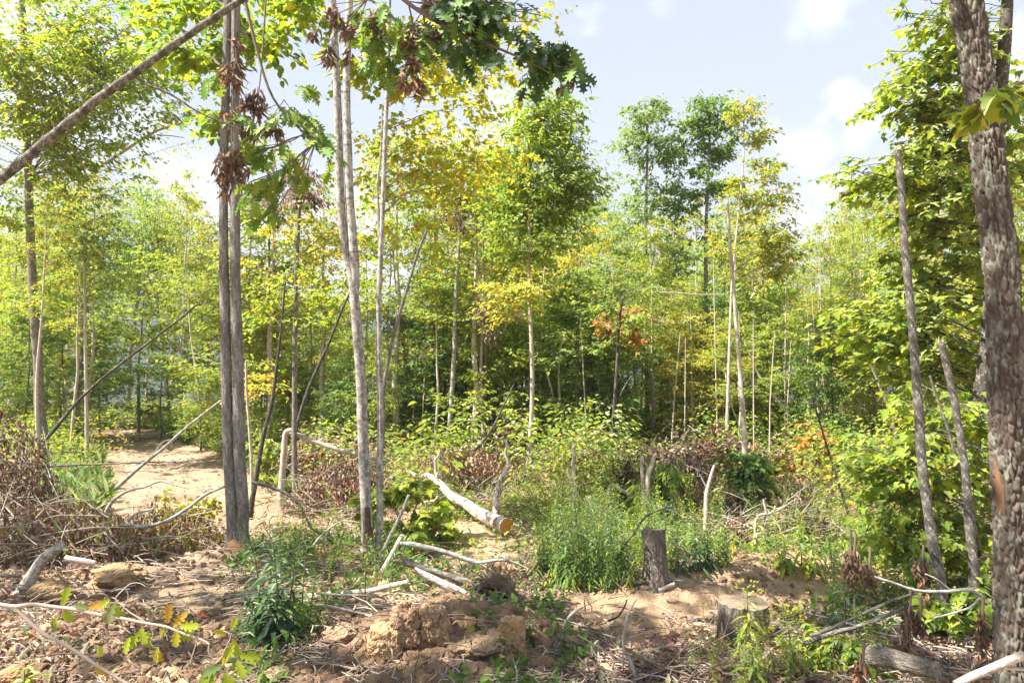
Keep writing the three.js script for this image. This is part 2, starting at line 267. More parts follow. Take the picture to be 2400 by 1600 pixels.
// foliage that fills ellipsoids: limbs from the trunk to each tip, twigs from the tip, leaves along the twigs
function grow(limb, leaves, trunk, blobs, o) {
  const R = rng(o.seed || 1), { tipR = .5, per = 60, size = .08, shape = 'dia', pal = PAL.mid, tilt = .7, droop = .1, limbR = .009, limbSeg = 4, twig = false, reach = .5, edge = .55, lift = .5 } = o;
  const fine = []; const c = new THREE.CatmullRomCurve3(trunk, false, 'centripetal'); for (let k = 0; k <= 60; k++) fine.push(c.getPoint(k / 60));
  for (const b of blobs) for (let k = 0; k < b.n; k++) {
    const q = ball(R); q.multiplyScalar(Math.pow(Math.max(.05, q.length()), -edge)).clampLength(0, 1);
    const tip = V(b.c.x + q.x * b.r.x, b.c.y + q.y * b.r.y, b.c.z + q.z * b.r.z);
    let from = fine[0], best = 1e9; for (const f of fine) { const h = Math.hypot(f.x - tip.x, f.z - tip.z), e = Math.abs(f.y - (tip.y - lift * h)) + .3 * h; if (e < best) { best = e; from = f; } }
    const L = from.distanceTo(tip), mid = V().lerpVectors(from, tip, .5); mid.y += (.12 - droop * .5) * L; mid.x += (R() - .5) * .2 * L; mid.z += (R() - .5) * .2 * L;
    if (limb && R() < (o.limbShare || .55)) { const pts = [], rr = [], ns = L > 2 ? 6 : 4, r0 = limbR * (.5 + .35 * L); for (let s = 0; s <= ns; s++) { const p = quad(from, mid, tip, s / ns); if (s && s < ns) p.add(V((R() - .5) * .06 * L, (R() - .5) * .04 * L, (R() - .5) * .06 * L)); pts.push(p); rr.push(lerp(r0, .004, s / ns)); } limb.tube(pts, rr, limbSeg, { cap: false }); }
    const out = V().subVectors(tip, from).setY(0).normalize(), nt = Math.max(2, Math.round(per / 9)), perT = Math.max(1, Math.round(per / nt));
    for (let t = 0; t < nt; t++) {
      const s0 = quad(from, mid, tip, 1 - R() * reach), d = ball(R); d.y *= .45; d.addScaledVector(out, .45).normalize(); const len = tipR * (.35 + .65 * R());
      const e = V().copy(s0).addScaledVector(d, len); e.y -= droop * len * (1 + R());
      if (twig && limb) limb.tube([s0, V().lerpVectors(s0, e, .5).add(V(0, .03 * len, 0)), e], [.004, .003, .0015], 3, { cap: false });
      for (let l = 0; l < perT; l++) {
        const p = V().lerpVectors(s0, e, .15 + .85 * (l + R()) / perT).add(V((R() - .5) * .1 * tipR, (R() - .5) * .12 * tipR, (R() - .5) * .1 * tipR));
        const dir = V().copy(d).multiplyScalar(.6).add(ball(R)).setY(-.35 * R() - droop); const nor = ball(R).multiplyScalar(tilt); nor.y += 1;
        leaves.add(p, dir, nor.normalize(), size * (.5 + .85 * R()), shape, pick(pal, R));
      }
    }
  }
}
const pxLine = (pts, d) => pts.map(([x, y, dd = 0]) => at(x, y, d + dd));

// ---------------------------------------------------------------- the ground: one sheet to the horizon, and the dirt road laid on it
function soilColor(x, z) {
  const d = -z, a = noise3(x * .6, 4, z * .6), b = fbm(x * 2.1, 8, z * 2.1, 3), R = hash3(Math.round(x * 60), 1, Math.round(z * 60));
  let c = mixC([.42, .275, .165], [.50, .35, .22], smooth(-.4, .5, a + b));
  c = mixC(c, [.42, .25, .13], smooth(.25, .6, noise3(x * .8 + 9, 2, z * .8)) * .6);
  const litter = smooth(-.25, .35, noise3(x * .55 + 3, 12, z * .55) + .6 * b);
  c = mixC(c, [.31, .21, .135], litter * .7);
  c = mixC(c, [.22, .17, .09], smooth(.08, .4, b) * .45);
  c = mixC(c, [.20, .14, .09], smooth(.1, .5, -a + b) * .3);
  const f = .9 + .2 * R; return c.map(k => k * f);
}
{
  const ths = [], rs = [];
  for (let a = -180; a < 180;) { ths.push(a * Math.PI / 180); const k = Math.abs(a); a += k < 42 ? .2 : k < 60 ? .8 : 6; }
  ths.push(Math.PI);
  for (let r = .9; r < 3200;) { rs.push(r); r *= r < 1.6 ? 1.03 : r < 9 ? 1.0065 : r < 16 ? 1.011 : r < 40 ? 1.025 : 1.09; }
  const W = ths.length, H = rs.length, p = new Float32Array(W * H * 3), c = new Float32Array(W * H * 3), uv = new Float32Array(W * H * 2), ix = [];
  for (let j = 0; j < H; j++) for (let i = 0; i < W; i++) {
    const x = rs[j] * Math.sin(ths[i]), z = -rs[j] * Math.cos(ths[i]), k = j * W + i; let y = hTop(x, z);
    if (rs[j] < 45) { const rd = roadDist(x, z); y -= .07 * (1 - smooth(.45, .9, rd)) * (z < -8.6 ? 1 : 0); }
    p.set([x, y, z], k * 3); c.set(soilColor(x, z), k * 3); uv.set([x, z], k * 2);
    if (i < W - 1 && j < H - 1) ix.push(k, k + 1, k + W, k + W, k + 1, k + W + 1);
  }
  const c0 = p.length; const g = new THREE.BufferGeometry();
  g.setAttribute('position', new THREE.BufferAttribute(p, 3)); g.setAttribute('color', new THREE.BufferAttribute(c, 3)); g.setAttribute('uv', new THREE.BufferAttribute(uv, 2)); g.setIndex(ix); g.computeVertexNormals();
  top('ground', g, M.soil, 'bare reddish clay soil strewn with litter and low weeds', null, null, 'structure');
}
{
  const curve = new THREE.CatmullRomCurve3(roadPts.map(([x, z]) => V(x, 0, z)), false, 'centripetal'), N = 420, Wd = 26, p = [], c = [], uv = [], ix = [];
  for (let k = 0; k <= N; k++) {
    const t = .34 + .66 * k / N, a = curve.getPoint(t), d = curve.getTangent(t), s = V(-d.z, 0, d.x), half = .84 + .22 * noise3(t * 30, 1, 5);
    for (let w = 0; w <= Wd; w++) {
      const u = w / Wd * 2 - 1, x = a.x + s.x * u * half, z = a.z + s.z * u * half, e = Math.max(Math.abs(u), 1 - k / 25, 0);
      p.push(x, hTop(x, z) + .006 - .10 * smooth(.78 + .12 * noise3(x * 3, 3, z * 3), 1, e) + .02 * fbm(x * 6, 2, z * 6, 2), z); uv.push(x, z);
      const f = .92 + .2 * fbm(x * 2, 6, z * 2, 3); c.push(.40 * f, .285 * f, .19 * f);
    }
  }
  for (let k = 0; k < N; k++) for (let w = 0; w < Wd; w++) { const a = k * (Wd + 1) + w, b = a + Wd + 1; ix.push(a, a + 1, b, b, a + 1, b + 1); }
  const g = new THREE.BufferGeometry(); g.setAttribute('position', new THREE.Float32BufferAttribute(p, 3)); g.setAttribute('color', new THREE.Float32BufferAttribute(c, 3)); g.setAttribute('uv', new THREE.Float32BufferAttribute(uv, 2)); g.setIndex(ix); g.computeVertexNormals();
  top('dirt_road', g, M.soil, 'pale dirt track winding back into the wood', null, null, 'structure');
}
// ---------------------------------------------------------------- far wooded ridge across the valley
{
  const p = [], c = [], uv = [], ix = [], W = 160, H = 24; const ridge = (az, r) => -24 + (92 + 18 * noise3(az * 5, 2, 1) + 8 * noise3(az * 13, 5, 1)) * smooth(300, 620, r) * (1 - .5 * smooth(700, 1200, r));
  for (let j = 0; j <= H; j++) for (let i = 0; i <= W; i++) { const az = lerp(-1.3, 1.3, i / W), r = lerp(280, 1300, Math.pow(j / H, 1.5)); p.push(r * Math.sin(az), ridge(az, r), -r * Math.cos(az)); uv.push(p[p.length - 3], p[p.length - 1]); c.push(.05, .075, .035); }
  for (let j = 0; j < H; j++) for (let i = 0; i < W; i++) { const a = j * (W + 1) + i, b = a + W + 1; ix.push(a, a + 1, b, b, a + 1, b + 1); }
  const g = new THREE.BufferGeometry(); g.setAttribute('position', new THREE.Float32BufferAttribute(p, 3)); g.setAttribute('color', new THREE.Float32BufferAttribute(c, 3)); g.setAttribute('uv', new THREE.Float32BufferAttribute(uv, 2)); g.setIndex(ix); g.computeVertexNormals();
  top('hills', g, M.soil, 'distant wooded hillside seen between the trunks', null, null, 'structure');
  const R = rng(77), L = new Leaves(); for (let k = 0; k < 150; k++) { const q = ball(R).normalize(); q.multiplyScalar(.75 + .3 * R()); L.add(V(q.x, q.y * .8 + .9, q.z), ball(R), q.clone().add(V(0, .6, 0)).normalize(), .5, 'dia', [.8 + .4 * R(), .8 + .4 * R(), .8 + .4 * R()]); }
  const n = 9000, im = new THREE.InstancedMesh(L.geo(), M.leaf, n), m = new THREE.Matrix4(), col = new THREE.Color();
  for (let k = 0; k < n; k++) { const az = lerp(-.85, .85, R()), r = 300 + 380 * R(), s = 4 + 4 * R(); m.compose(V(r * Math.sin(az), ridge(az, r) - 1, -r * Math.cos(az)), new THREE.Quaternion().setFromAxisAngle(V(0, 1, 0), R() * 6.3), V(s, s * (1 + .4 * R()), s)); im.setMatrixAt(k, m); im.setColorAt(k, col.setRGB(.06 + .05 * R(), .10 + .05 * R(), .035)); }
  im.name = 'far_wood'; tag(im, 'far-off wood covering the hillside across the valley', 'woodland', null, 'stuff'); im.castShadow = im.receiveShadow = true; scene.add(im);
}

// ---------------------------------------------------------------- trees whose trunks the photograph shows one by one
// stems: polylines in pixels from the base up with widths in pixels; crown: ellipses in pixels [cx, cy, rx, ry, tips, depth shift]
function tree({ name = 'tree', label, category = 'tree', group, d, stems, bark = M.barkGrey, crown = [], opt = {}, seg = 12, bump = .08, flare = 1.45, sink = true, limbName = 'branches' }) {
  const base = stems[0].pts[0], g0 = d ? at(base[0], base[1], d) : gp(base[0], base[1]); d = -g0.z;
  if (sink) g0.y = hTop(g0.x, g0.z);
  const g = thing(name, label, category, group, g0), tb = new Build(g0), lines = [];
  stems.forEach((s, k) => {
    const pts0 = pxLine(s.pts, d), KR = rng(Math.round(s.pts[0][0] * 13 + s.pts.length)), pts = []; pts0.forEach((q, i) => { pts.push(q); if (i && i < pts0.length - 1) { const k = s.w[0] * d / FOC * .16; q.x += (KR() - .5) * k; q.z += (KR() - .5) * k; } }); const n = pts.length, rr = pts.map((_, i) => lerp(s.w[0], s.w[1], i / (n - 1)) * d / FOC / 2);
    if (!s.air) { pts[0].y = Math.min(pts[0].y, g0.y + .02); const lo = pts[0].clone(); lo.y -= .18; const up = V().lerpVectors(pts[0], pts[1], Math.min(.5, .16 / Math.max(.2, pts[0].distanceTo(pts[1])))); pts.splice(0, 1, lo, pts[0], up); rr.splice(0, 1, rr[0] * flare * 1.15, rr[0] * flare, rr[0] * 1.06); }
    tb.tube(pts, rr, seg, { bump, seed: k * 3.1 + base[0] * .01, sub: 5 }); lines.push(pts);
  });
  part('trunk', tb.geo(), bark, g);
  if (name === 'dead_snag') { const SR = rng(Math.round(base[0])), e = lines[0][lines[0].length - 1], rr = stems[0].w[1] * d / FOC / 2; for (let k = 0; k < 5; k++) { const a = SR() * 6.28, q = V(Math.cos(a) * rr * .6, -rr, Math.sin(a) * rr * .6).add(e), b = new Build(g0), h = rr * (.6 + 2 * SR()); b.tube([q, q.clone().add(V(Math.cos(a) * rr * .15, h * .6, Math.sin(a) * rr * .2)), q.clone().add(V(Math.cos(a) * rr * .3, h + rr, 0))], [rr * .5, rr * .35, rr * .05], 5, { cap: false }); part('splinter', b.geo(), M.barkDead, g); } }
  if (crown.length) {
    const far = Math.pow(Math.max(1, d / 9), .3), O = { size: .085, ...opt }; O.size *= far * (d > 9 ? .85 : .95); O.tipR = (O.tipR || .5) * far; O.per = Math.round((O.per || 60) * (d > 9 ? 1.9 : 1.2));
    const limb = new Build(g0), lv = new Leaves(g0), blobs = crown.map(([cx, cy, rx, ry, n, dd = 0, rz]) => { const q = d + dd, c = at(cx, cy, q); return { c, r: V(rx * q / FOC, ry * q / FOC, (rz || rx * .9) * q / FOC), n }; });
    blobs.forEach((b, i) => { const ln = lines[crown[i][7] || 0]; const own = { ...(crown[i][8] || {}) }; if (own.per) own.per = Math.round(own.per * 1.7); if (own.tipR) own.tipR *= far; grow(limb, lv, ln, [b], { ...O, seed: Math.round(base[0] * 7 + i * 131), ...own }); });
    if (!limb.empty) part(limbName, limb.geo(), opt.limbMat || M.twig, g, 'stuff');
    part(opt.leafName || 'crown', lv.geo(), opt.mat || M.leaf, g, 'stuff');
  }
  return g;
}
const B1 = { per: 60, tipR: .5, size: .085 };
// the twin trunks on the left
tree({ label: 'tall tree of two ridged grey trunks joined at the foot, clay heaped at base', bark: M.barkRidged, seg: 20, bump: .1, flare: 1.75,
  stems: [{ pts: [[547, 1286], [544, 1200], [536, 1060], [530, 880], [525, 640], [522, 420], [528, 180], [532, -40], [536, -420], [540, -900]], w: [27, 15] }, { pts: [[564, 1286], [566, 1200], [562, 1060], [558, 880], [553, 640], [551, 420], [553, 180], [552, -40], [556, -420], [566, -980]], w: [29, 16] }],
  crown: [[540, -1150, 300, 200, 8], [420, 60, 110, 90, 10, .9], [640, 40, 110, 80, 9, 1.2], [520, 120, 150, 130, 7, .3], [470, 330, 120, 90, 5, .4]], opt: { ...B1, per: 70, shape: 'oval', pal: PAL.mid, size: .1 } });
// the smooth forked tree left of centre
tree({ label: 'smooth grey tree forking in two above head height, bark torn off its foot', bark: M.barkGrey, seg: 20, bump: .05,
  stems: [{ pts: [[862, 1300], [858, 1180], [851, 1020], [845, 900], [837, 780], [829, 690], [824, 640], [812, 590], [802, 500], [796, 400], [789, 200], [779, 0], [770, -300], [755, -700]], w: [27, 15] }, { air: true, pts: [[829, 690], [829, 640], [827, 560], [820, 470], [813, 330], [811, 190], [820, 0], [832, -300], [850, -760]], w: [25, 14] }],
  crown: [[820, -860, 240, 150, 8], [720, 40, 110, 80, 8, .8, 0, 0], [900, 120, 100, 90, 5, .5, 0, 1]], opt: { ...B1, shape: 'mapleFar', pal: PAL.sunny, size: .085 } });
tree({ label: 'slim grey trunk close beside the forked tree, forking near its yellow crown', bark: M.barkGrey, seg: 14, bump: .05,
  stems: [{ pts: [[889, 1304], [890, 1200], [890, 1060], [890, 940], [887, 820], [887, 700], [892, 580], [898, 460], [904, 300], [908, 175], [912, 20], [918, -200]], w: [17, 8] }, { air: true, pts: [[889, 560], [886, 500], [884, 430], [890, 380], [893, 340], [896, 250]], w: [8, 3] }],
  crown: [[1010, 280, 180, 140, 13, 1.2], [1080, 430, 140, 120, 11, 1.6], [940, 450, 90, 120, 6, .8], [960, 120, 150, 100, 8, .8], [1150, 300, 110, 120, 9, 1.8], [1120, 150, 150, 100, 9, 1.4], [1230, 40, 90, 50, 5, 1.2]], opt: { ...B1, per: 70, shape: 'mapleFar', pal: [['yellow', .3], ['lime', .55], ['yg', .1], ['gold', .05]], size: .062, tipR: .5, limbR: .0045, limbShare: .3 } });
tree({ name: 'dead_snag', label: 'dark dead pole leaning steeply against the slim grey trunk', category: 'dead tree', bark: M.barkBrown, flare: 1, d: 6.6,
  stems: [{ pts: [[896, 1000], [899, 910], [922, 790], [952, 680], [980, 590], [1000, 540]], w: [10, 6] }], sink: false });
{
  const stubs = (t, d, list, mat) => { for (const [x, y, dx, dy, w] of list) { const g0 = t.position, b = new Build(g0), a = at(x, y, d), e = at(x + dx, y + dy, d - .03); b.tube([a, V().lerpVectors(a, e, .6).add(V(0, .006, 0)), e], [w * d / FOC * .6, w * d / FOC * .42, w * d / FOC * .3], 8, { bump: .15, seed: x }); part('branch_stub', b.geo(), mat, t); } };
  const [tw, fk, sl] = scene.children.filter(o => o.name.startsWith('tree')).slice(0, 3);
  stubs(tw, -tw.position.z, [[536, 930, 12, -8, 5], [522, 610, -14, -12, 4], [560, 705, 14, -10, 5], [556, 585, -12, -14, 4], [526, 330, -16, -14, 4], [562, 1100, 11, -6, 5], [553, 300, 18, -16, 4]], M.barkRidged);
  stubs(fk, -fk.position.z, [[838, 950, -12, -10, 5], [846, 830, 12, -8, 4], [800, 520, -16, -12, 4], [822, 520, 16, -14, 4], [794, 330, -18, -10, 3], [814, 300, 16, -14, 3], [862, 1110, 10, -5, 5]], M.barkGrey);
  stubs(sl, -sl.position.z, [[892, 900, 10, -8, 4], [888, 760, -9, -8, 3], [900, 430, 12, -12, 3]], M.barkGrey);
  const d = -fk.position.z, c = at(862, 1300, d), p = [], uv = [], ix = [], NA = 14, NL = 22, H = 120 * d / FOC; for (let k = 0; k <= NL; k++) for (let q = 0; q <= NA; q++) { const f = k / NL, w = (1 - .55 * f * f) * (1 + .3 * noise3(f * 9, 2, q * .1)), a = .35 + (q / NA - .5) * 2.1 * w, r = (.062 - .012 * f) * (1 + .3 * Math.exp(-f * 6)) + .004 * noise3(a * 14, f * 3, 2); p.push(c.x - f * .02 + Math.sin(a) * r - fk.position.x, c.y - .04 + f * H - fk.position.y, c.z + Math.cos(a) * r - fk.position.z); uv.push(a * .06, f * H); }
  for (let k = 0; k < NL; k++) for (let q = 0; q < NA; q++) { const a = k * (NA + 1) + q, b = a + NA + 1; ix.push(a, a + 1, b, b, a + 1, b + 1); }
  const g = new THREE.BufferGeometry(); g.setAttribute('position', new THREE.Float32BufferAttribute(p, 3)); g.setAttribute('uv', new THREE.Float32BufferAttribute(uv, 2)); g.setIndex(ix); g.computeVertexNormals(); part('torn_wood', g, barkMat('torn wood', { base: [.16, .10, .065], patch: [.24, .16, .10], lichen: [.09, .06, .045], bump: .012, seed: 97, rep: [.12, .5] }), fk);
}
// mid-distance trunks, left to right
const mids = [
  { label: 'pale straight trunk topped by dead leaves, left of forked tree', bark: M.barkBrown, stems: [{ pts: [[691, 1180], [690, 1020], [691, 800], [695, 640], [700, 500], [707, 412], [712, 360]], w: [13, 7] }], crown: [[715, 440, 55, 40, 7, 0, 0, 0, { pal: PAL.dead, shape: 'deadFar', per: 70, tipR: .35 }], [650, 590, 110, 80, 9], [760, 560, 110, 80, 9]], opt: { ...B1, per: 44, pal: PAL.golden, size: .08 } },
  { label: 'dark leaning trunk crossing just right of the twin trunks', bark: M.barkDark, stems: [{ pts: [[583, 1215], [599, 1119], [618, 1020], [638, 940], [650, 850], [660, 760], [668, 660]], w: [13, 4] }], crown: [[690, 640, 70, 70, 7, .4], [640, 720, 60, 60, 6, .4]], opt: { ...B1, per: 40, pal: PAL.sunny } },
  { label: 'thin dark stem leaning right, crossing the hinge of the snapped tree', bark: M.barkDark, stems: [{ pts: [[668, 1150], [676, 1090], [690, 1020], [716, 930], [736, 880], [771, 800], [800, 730], [818, 690]], w: [11, 5] }], crown: [[840, 640, 70, 60, 7, 1], [790, 700, 60, 60, 6, 1]], opt: { ...B1, per: 40, pal: PAL.sunny } },
  { label: 'straight dark pole standing between the twin trunks and the snapped tree', bark: M.barkBrown, stems: [{ pts: [[627, 1078], [627, 940], [628, 800], [631, 660], [630, 560], [628, 500]], w: [9, 4] }], crown: [[625, 620, 90, 90, 10], [630, 500, 70, 70, 9]], opt: { ...B1, per: 44, pal: PAL.sunny } },
  { label: 'pale twisted sapling trunk with dead red leaves right of the slim grey trunk', bark: M.barkPale, stems: [{ pts: [[941, 1068], [947, 960], [951, 900], [946, 800], [932, 700], [920, 560], [906, 440], [900, 380]], w: [10, 5] }], crown: [[935, 780, 40, 50, 5, -.5, 0, 0, { pal: PAL.dead, shape: 'deadFar' }], [900, 400, 80, 80, 9], [950, 560, 70, 70, 8]], opt: { ...B1, per: 46, pal: PAL.golden } },
  { label: 'thin white stem just right of the slim grey trunk', bark: M.barkPale, stems: [{ pts: [[914, 1075], [914, 960], [912, 880], [908, 760], [915, 640], [912, 540]], w: [6, 3] }], crown: [[915, 560, 60, 60, 7]], opt: { ...B1, per: 44, pal: PAL.sunny } },
  { label: 'dark upright trunk forking high behind the dead branch tips of the cut log', bark: M.barkBrown, stems: [{ pts: [[1042, 1050], [1035, 975], [1024, 860], [1016, 780], [1004, 680], [996, 610], [992, 540]], w: [13, 7] }, { air: true, pts: [[1002, 660], [1010, 600], [1026, 540], [1036, 480]], w: [8, 4] }], crown: [[1000, 480, 110, 100, 14], [1060, 560, 100, 90, 12]], opt: { ...B1, per: 50, pal: PAL.sunny } },
  { label: 'light grey trunk standing just left of the dark leaning pole behind the cut log', bark: M.barkGrey, stems: [{ pts: [[1048, 1105], [1050, 1040], [1056, 960], [1064, 820], [1067, 740], [1072, 620], [1078, 540], [1082, 440], [1086, 380]], w: [12, 6] }], crown: [[1082, 470, 30, 70, 6, 0, 0, 0, { pal: PAL.dead, shape: 'deadFar' }], [1060, 330, 110, 90, 15], [1130, 420, 90, 90, 12]], opt: { ...B1, per: 50, pal: PAL.golden } },
  { label: 'bright white-barked trunk in the middle, curving at its foot, tall green crown', bark: M.barkPale, stems: [{ pts: [[1232, 1135], [1238, 1085], [1245, 1000], [1248, 900], [1246, 800], [1242, 700], [1240, 600], [1241, 510], [1243, 420], [1248, 330], [1256, 240]], w: [12, 5] }], crown: [[1270, 250, 80, 65, 22], [1260, 340, 110, 70, 30], [1270, 440, 140, 70, 30], [1190, 420, 90, 80, 16], [1330, 420, 70, 60, 14], [1250, 540, 120, 60, 16], [1200, 700, 60, 60, 8, -.5, 0, 0, { pal: PAL.golden }]], opt: { ...B1, per: 64, tipR: .55, pal: [['lime', .35], ['yg', .4], ['green', .25]], size: .09 } },
  { label: 'dark forked trunk just right of the white-barked trunk', bark: M.barkDark, stems: [{ pts: [[1252, 1020], [1256, 930], [1266, 860], [1276, 790], [1288, 690], [1298, 630], [1306, 560]], w: [11, 6] }, { air: true, pts: [[1284, 720], [1300, 660], [1326, 610], [1350, 570]], w: [7, 3] }], crown: [[1310, 560, 110, 70, 16], [1390, 420, 80, 70, 12], [1400, 500, 70, 60, 10]], opt: { ...B1, per: 54, pal: PAL.mid } },
  { label: 'short forked sapling with a tuft of fresh leaves low on its pale stem', bark: M.barkPale, stems: [{ pts: [[1318, 1100], [1320, 1020], [1314, 970], [1310, 880], [1314, 820], [1322, 760]], w: [8, 4] }, { air: true, pts: [[1306, 985], [1296, 930], [1284, 880], [1272, 840], [1258, 822]], w: [6, 3] }], crown: [[1312, 985, 34, 30, 7, -.2, 0, 0, { pal: PAL.mid }], [1330, 700, 40, 70, 12, 0, 0, 0, { pal: PAL.deepen }]], opt: { ...B1, per: 40, tipR: .3 } },
  { label: 'slim dark trunk slanting up right of the tufted sapling', bark: M.barkDark, stems: [{ pts: [[1376, 1095], [1378, 1040], [1388, 940], [1400, 840], [1408, 760], [1418, 690], [1430, 640]], w: [9, 4] }], crown: [[1420, 660, 90, 60, 12], [1470, 760, 60, 40, 6, -.4, 0, 0, { pal: PAL.autumn, per: 60, tipR: .3 }]], opt: { ...B1, per: 50, pal: PAL.grey } },
  { label: 'blackish trunk with a low side branch in the middle of the slash', bark: M.barkDark, stems: [{ pts: [[1435, 1165], [1436, 1060], [1440, 960], [1446, 860], [1452, 760], [1458, 700]], w: [11, 5] }, { air: true, pts: [[1441, 960], [1462, 910], [1482, 880], [1500, 862]], w: [5, 2] }], crown: [[1470, 700, 70, 60, 9]], opt: { ...B1, per: 44, pal: PAL.mid } },
  { label: 'tall narrow tree with a tufted pale green top standing against the sky', bark: M.barkBrown, stems: [{ pts: [[1516, 1060], [1517, 960], [1514, 820], [1513, 690], [1513, 560], [1516, 430], [1518, 340], [1516, 270]], w: [12, 5] }], crown: [[1520, 275, 55, 45, 16], [1490, 345, 60, 40, 14], [1555, 350, 45, 40, 9], [1510, 440, 90, 50, 14], [1480, 540, 90, 60, 14], [1540, 600, 80, 60, 12]], opt: { ...B1, per: 50, tipR: .45, pal: PAL.grey, shape: 'dia', size: .1 } },
  { label: 'tall tree with dense green tufts at its top, right of the narrow tree', bark: M.barkBrown, stems: [{ pts: [[1643, 1058], [1648, 960], [1652, 820], [1654, 690], [1656, 560], [1658, 450], [1662, 360], [1664, 270]], w: [13, 5] }], crown: [[1665, 265, 50, 40, 16], [1610, 315, 60, 40, 16], [1690, 330, 50, 50, 14], [1640, 400, 90, 50, 16], [1600, 480, 60, 50, 8], [1690, 450, 60, 40, 9], [1650, 560, 100, 60, 12]], opt: { ...B1, per: 54, tipR: .45, pal: [['green', .4], ['yg', .4], ['deep', .2]], size: .1 } },
  { label: 'slender yellowing tree with a thin spire of leaves beside the bare pale snag', bark: M.barkPale, stems: [{ pts: [[1705, 1120], [1704, 1000], [1708, 900], [1712, 780], [1716, 660], [1730, 520], [1742, 380], [1744, 290]], w: [9, 3] }], crown: [[1744, 250, 18, 40, 6], [1775, 310, 40, 40, 6], [1790, 420, 80, 50, 18], [1810, 510, 70, 60, 18], [1760, 580, 80, 50, 10], [1840, 600, 60, 50, 12]], opt: { ...B1, per: 50, tipR: .4, pal: PAL.mixed } },
  { name: 'dead_snag', category: 'dead tree', label: 'bare bleached snag with a splintered top rising right of centre', bark: M.barkDead, stems: [{ pts: [[1748, 1215], [1746, 1120], [1745, 1020], [1738, 900], [1729, 790], [1718, 660], [1711, 560], [1707, 480], [1706, 468]], w: [13, 5] }], crown: [] },
];
for (const t of mids) tree(t);
// left trees, trunks seen in the sunlit wood
const lefts = [
  { label: 'large grey trunk near the left edge with a spreading thin crown', bark: M.barkBrown, seg: 14, stems: [{ pts: [[104, 1090], [99, 1040], [92, 950], [88, 850], [80, 740], [70, 600], [64, 430], [58, 200], [50, 0], [44, -250]], w: [24, 13] }], crown: [[60, 60, 170, 130, 46, -1.2], [210, 140, 150, 130, 42, -1], [60, 340, 160, 140, 40, -.5], [330, 60, 170, 110, 40, 0], [440, 180, 90, 120, 20, .5], [200, 300, 140, 90, 26, 0], [230, 360, 120, 100, 12], [-80, 200, 120, 160, 12], [130, 600, 150, 120, 16], [60, -200, 300, 170, 20]], opt: { ...B1, per: 54, tipR: .6, pal: [['yg', .4], ['lime', .4], ['green', .12], ['yellow', .08]], size: .115, limbShare: .3 } },
  { label: 'arching bare stem bending over rightwards from the left edge', bark: M.barkBrown, stems: [{ pts: [[30, 1000], [45, 880], [62, 760], [87, 612], [117, 536], [168, 459], [219, 403], [286, 357], [367, 306], [430, 288], [465, 272], [530, 262]], w: [14, 4] }, { air: true, pts: [[367, 316], [400, 318], [430, 322]], w: [4, 2] }], crown: [[250, 420, 130, 60, 7, .8], [440, 310, 70, 50, 5, .8]], opt: { ...B1, per: 40, pal: PAL.mixed } },
  { label: 'dark slim trunk left of the large grey trunk', bark: M.barkDark, stems: [{ pts: [[38, 1010], [42, 900], [46, 800], [52, 640], [70, 520]], w: [11, 6] }], crown: [[70, 520, 90, 80, 8]], opt: { ...B1, per: 44, pal: PAL.mid } },
  { label: 'dark bent trunk just right of the large grey trunk on the left', bark: M.barkDark, stems: [{ pts: [[100, 1010], [108, 900], [118, 800], [140, 680], [150, 570], [168, 500]], w: [10, 5] }], crown: [[180, 520, 110, 90, 10], [180, 590, 70, 40, 5, 0, 0, 0, { pal: PAL.redleaf }]], opt: { ...B1, per: 44, pal: PAL.mid } },
  { label: 'straight pale trunk standing at the left verge of the dirt road', bark: M.barkPale, stems: [{ pts: [[203, 1085], [202, 980], [200, 860], [198, 740], [198, 640], [196, 560]], w: [9, 5] }], crown: [[190, 640, 90, 90, 12], [200, 520, 80, 80, 10]], opt: { ...B1, per: 46, pal: PAL.grey } },
  { label: 'pale leaning sapling left of the straight pale roadside trunk', bark: M.barkPale, stems: [{ pts: [[155, 1015], [148, 930], [138, 850], [132, 790], [128, 700]], w: [9, 5] }], crown: [[120, 720, 90, 80, 10]], opt: { ...B1, per: 46, pal: PAL.mid } },
  { label: 'mottled trunk at the far bend of the dirt road', bark: M.barkGrey, stems: [{ pts: [[397, 1005], [392, 930], [386, 860], [380, 800], [372, 740], [366, 640]], w: [9, 4] }], crown: [[380, 650, 120, 90, 26], [340, 470, 110, 90, 40, 0, 0, 0, { pal: [['lime', .45], ['yg', .4], ['green', .15]] }], [430, 560, 80, 90, 30, 0, 0, 0, { pal: PAL.sunny }], [280, 560, 90, 110, 34, 0, 0, 0, { pal: PAL.deepen }], [230, 690, 110, 80, 22, 0, 0, 0, { pal: PAL.deepen }]], opt: { ...B1, per: 56, tipR: .6, pal: PAL.mid } },
  { label: 'thin pale trunk right of the road bend, leaning slightly left', bark: M.barkPale, stems: [{ pts: [[472, 1050], [470, 990], [464, 920], [456, 850], [448, 790], [440, 700]], w: [8, 4] }], crown: [[440, 690, 80, 80, 12]], opt: { ...B1, per: 46, pal: PAL.sunny } },
  { label: 'narrow white sapling nearest the road bank left of the twin trunks', bark: M.barkPale, stems: [{ pts: [[494, 1040], [494, 960], [496, 880], [494, 800]], w: [6, 4] }], crown: [[490, 760, 60, 70, 9]], opt: { ...B1, per: 40, pal: PAL.sunny } },
  { label: 'pair-like white stem right behind the twin trunks', bark: M.barkPale, stems: [{ pts: [[590, 1180], [588, 1080], [583, 1000], [578, 920], [576, 850]], w: [8, 5] }], crown: [[600, 900, 40, 50, 6, .5]], opt: { ...B1, per: 36, pal: PAL.golden } },
];
for (const t of lefts) tree(t);
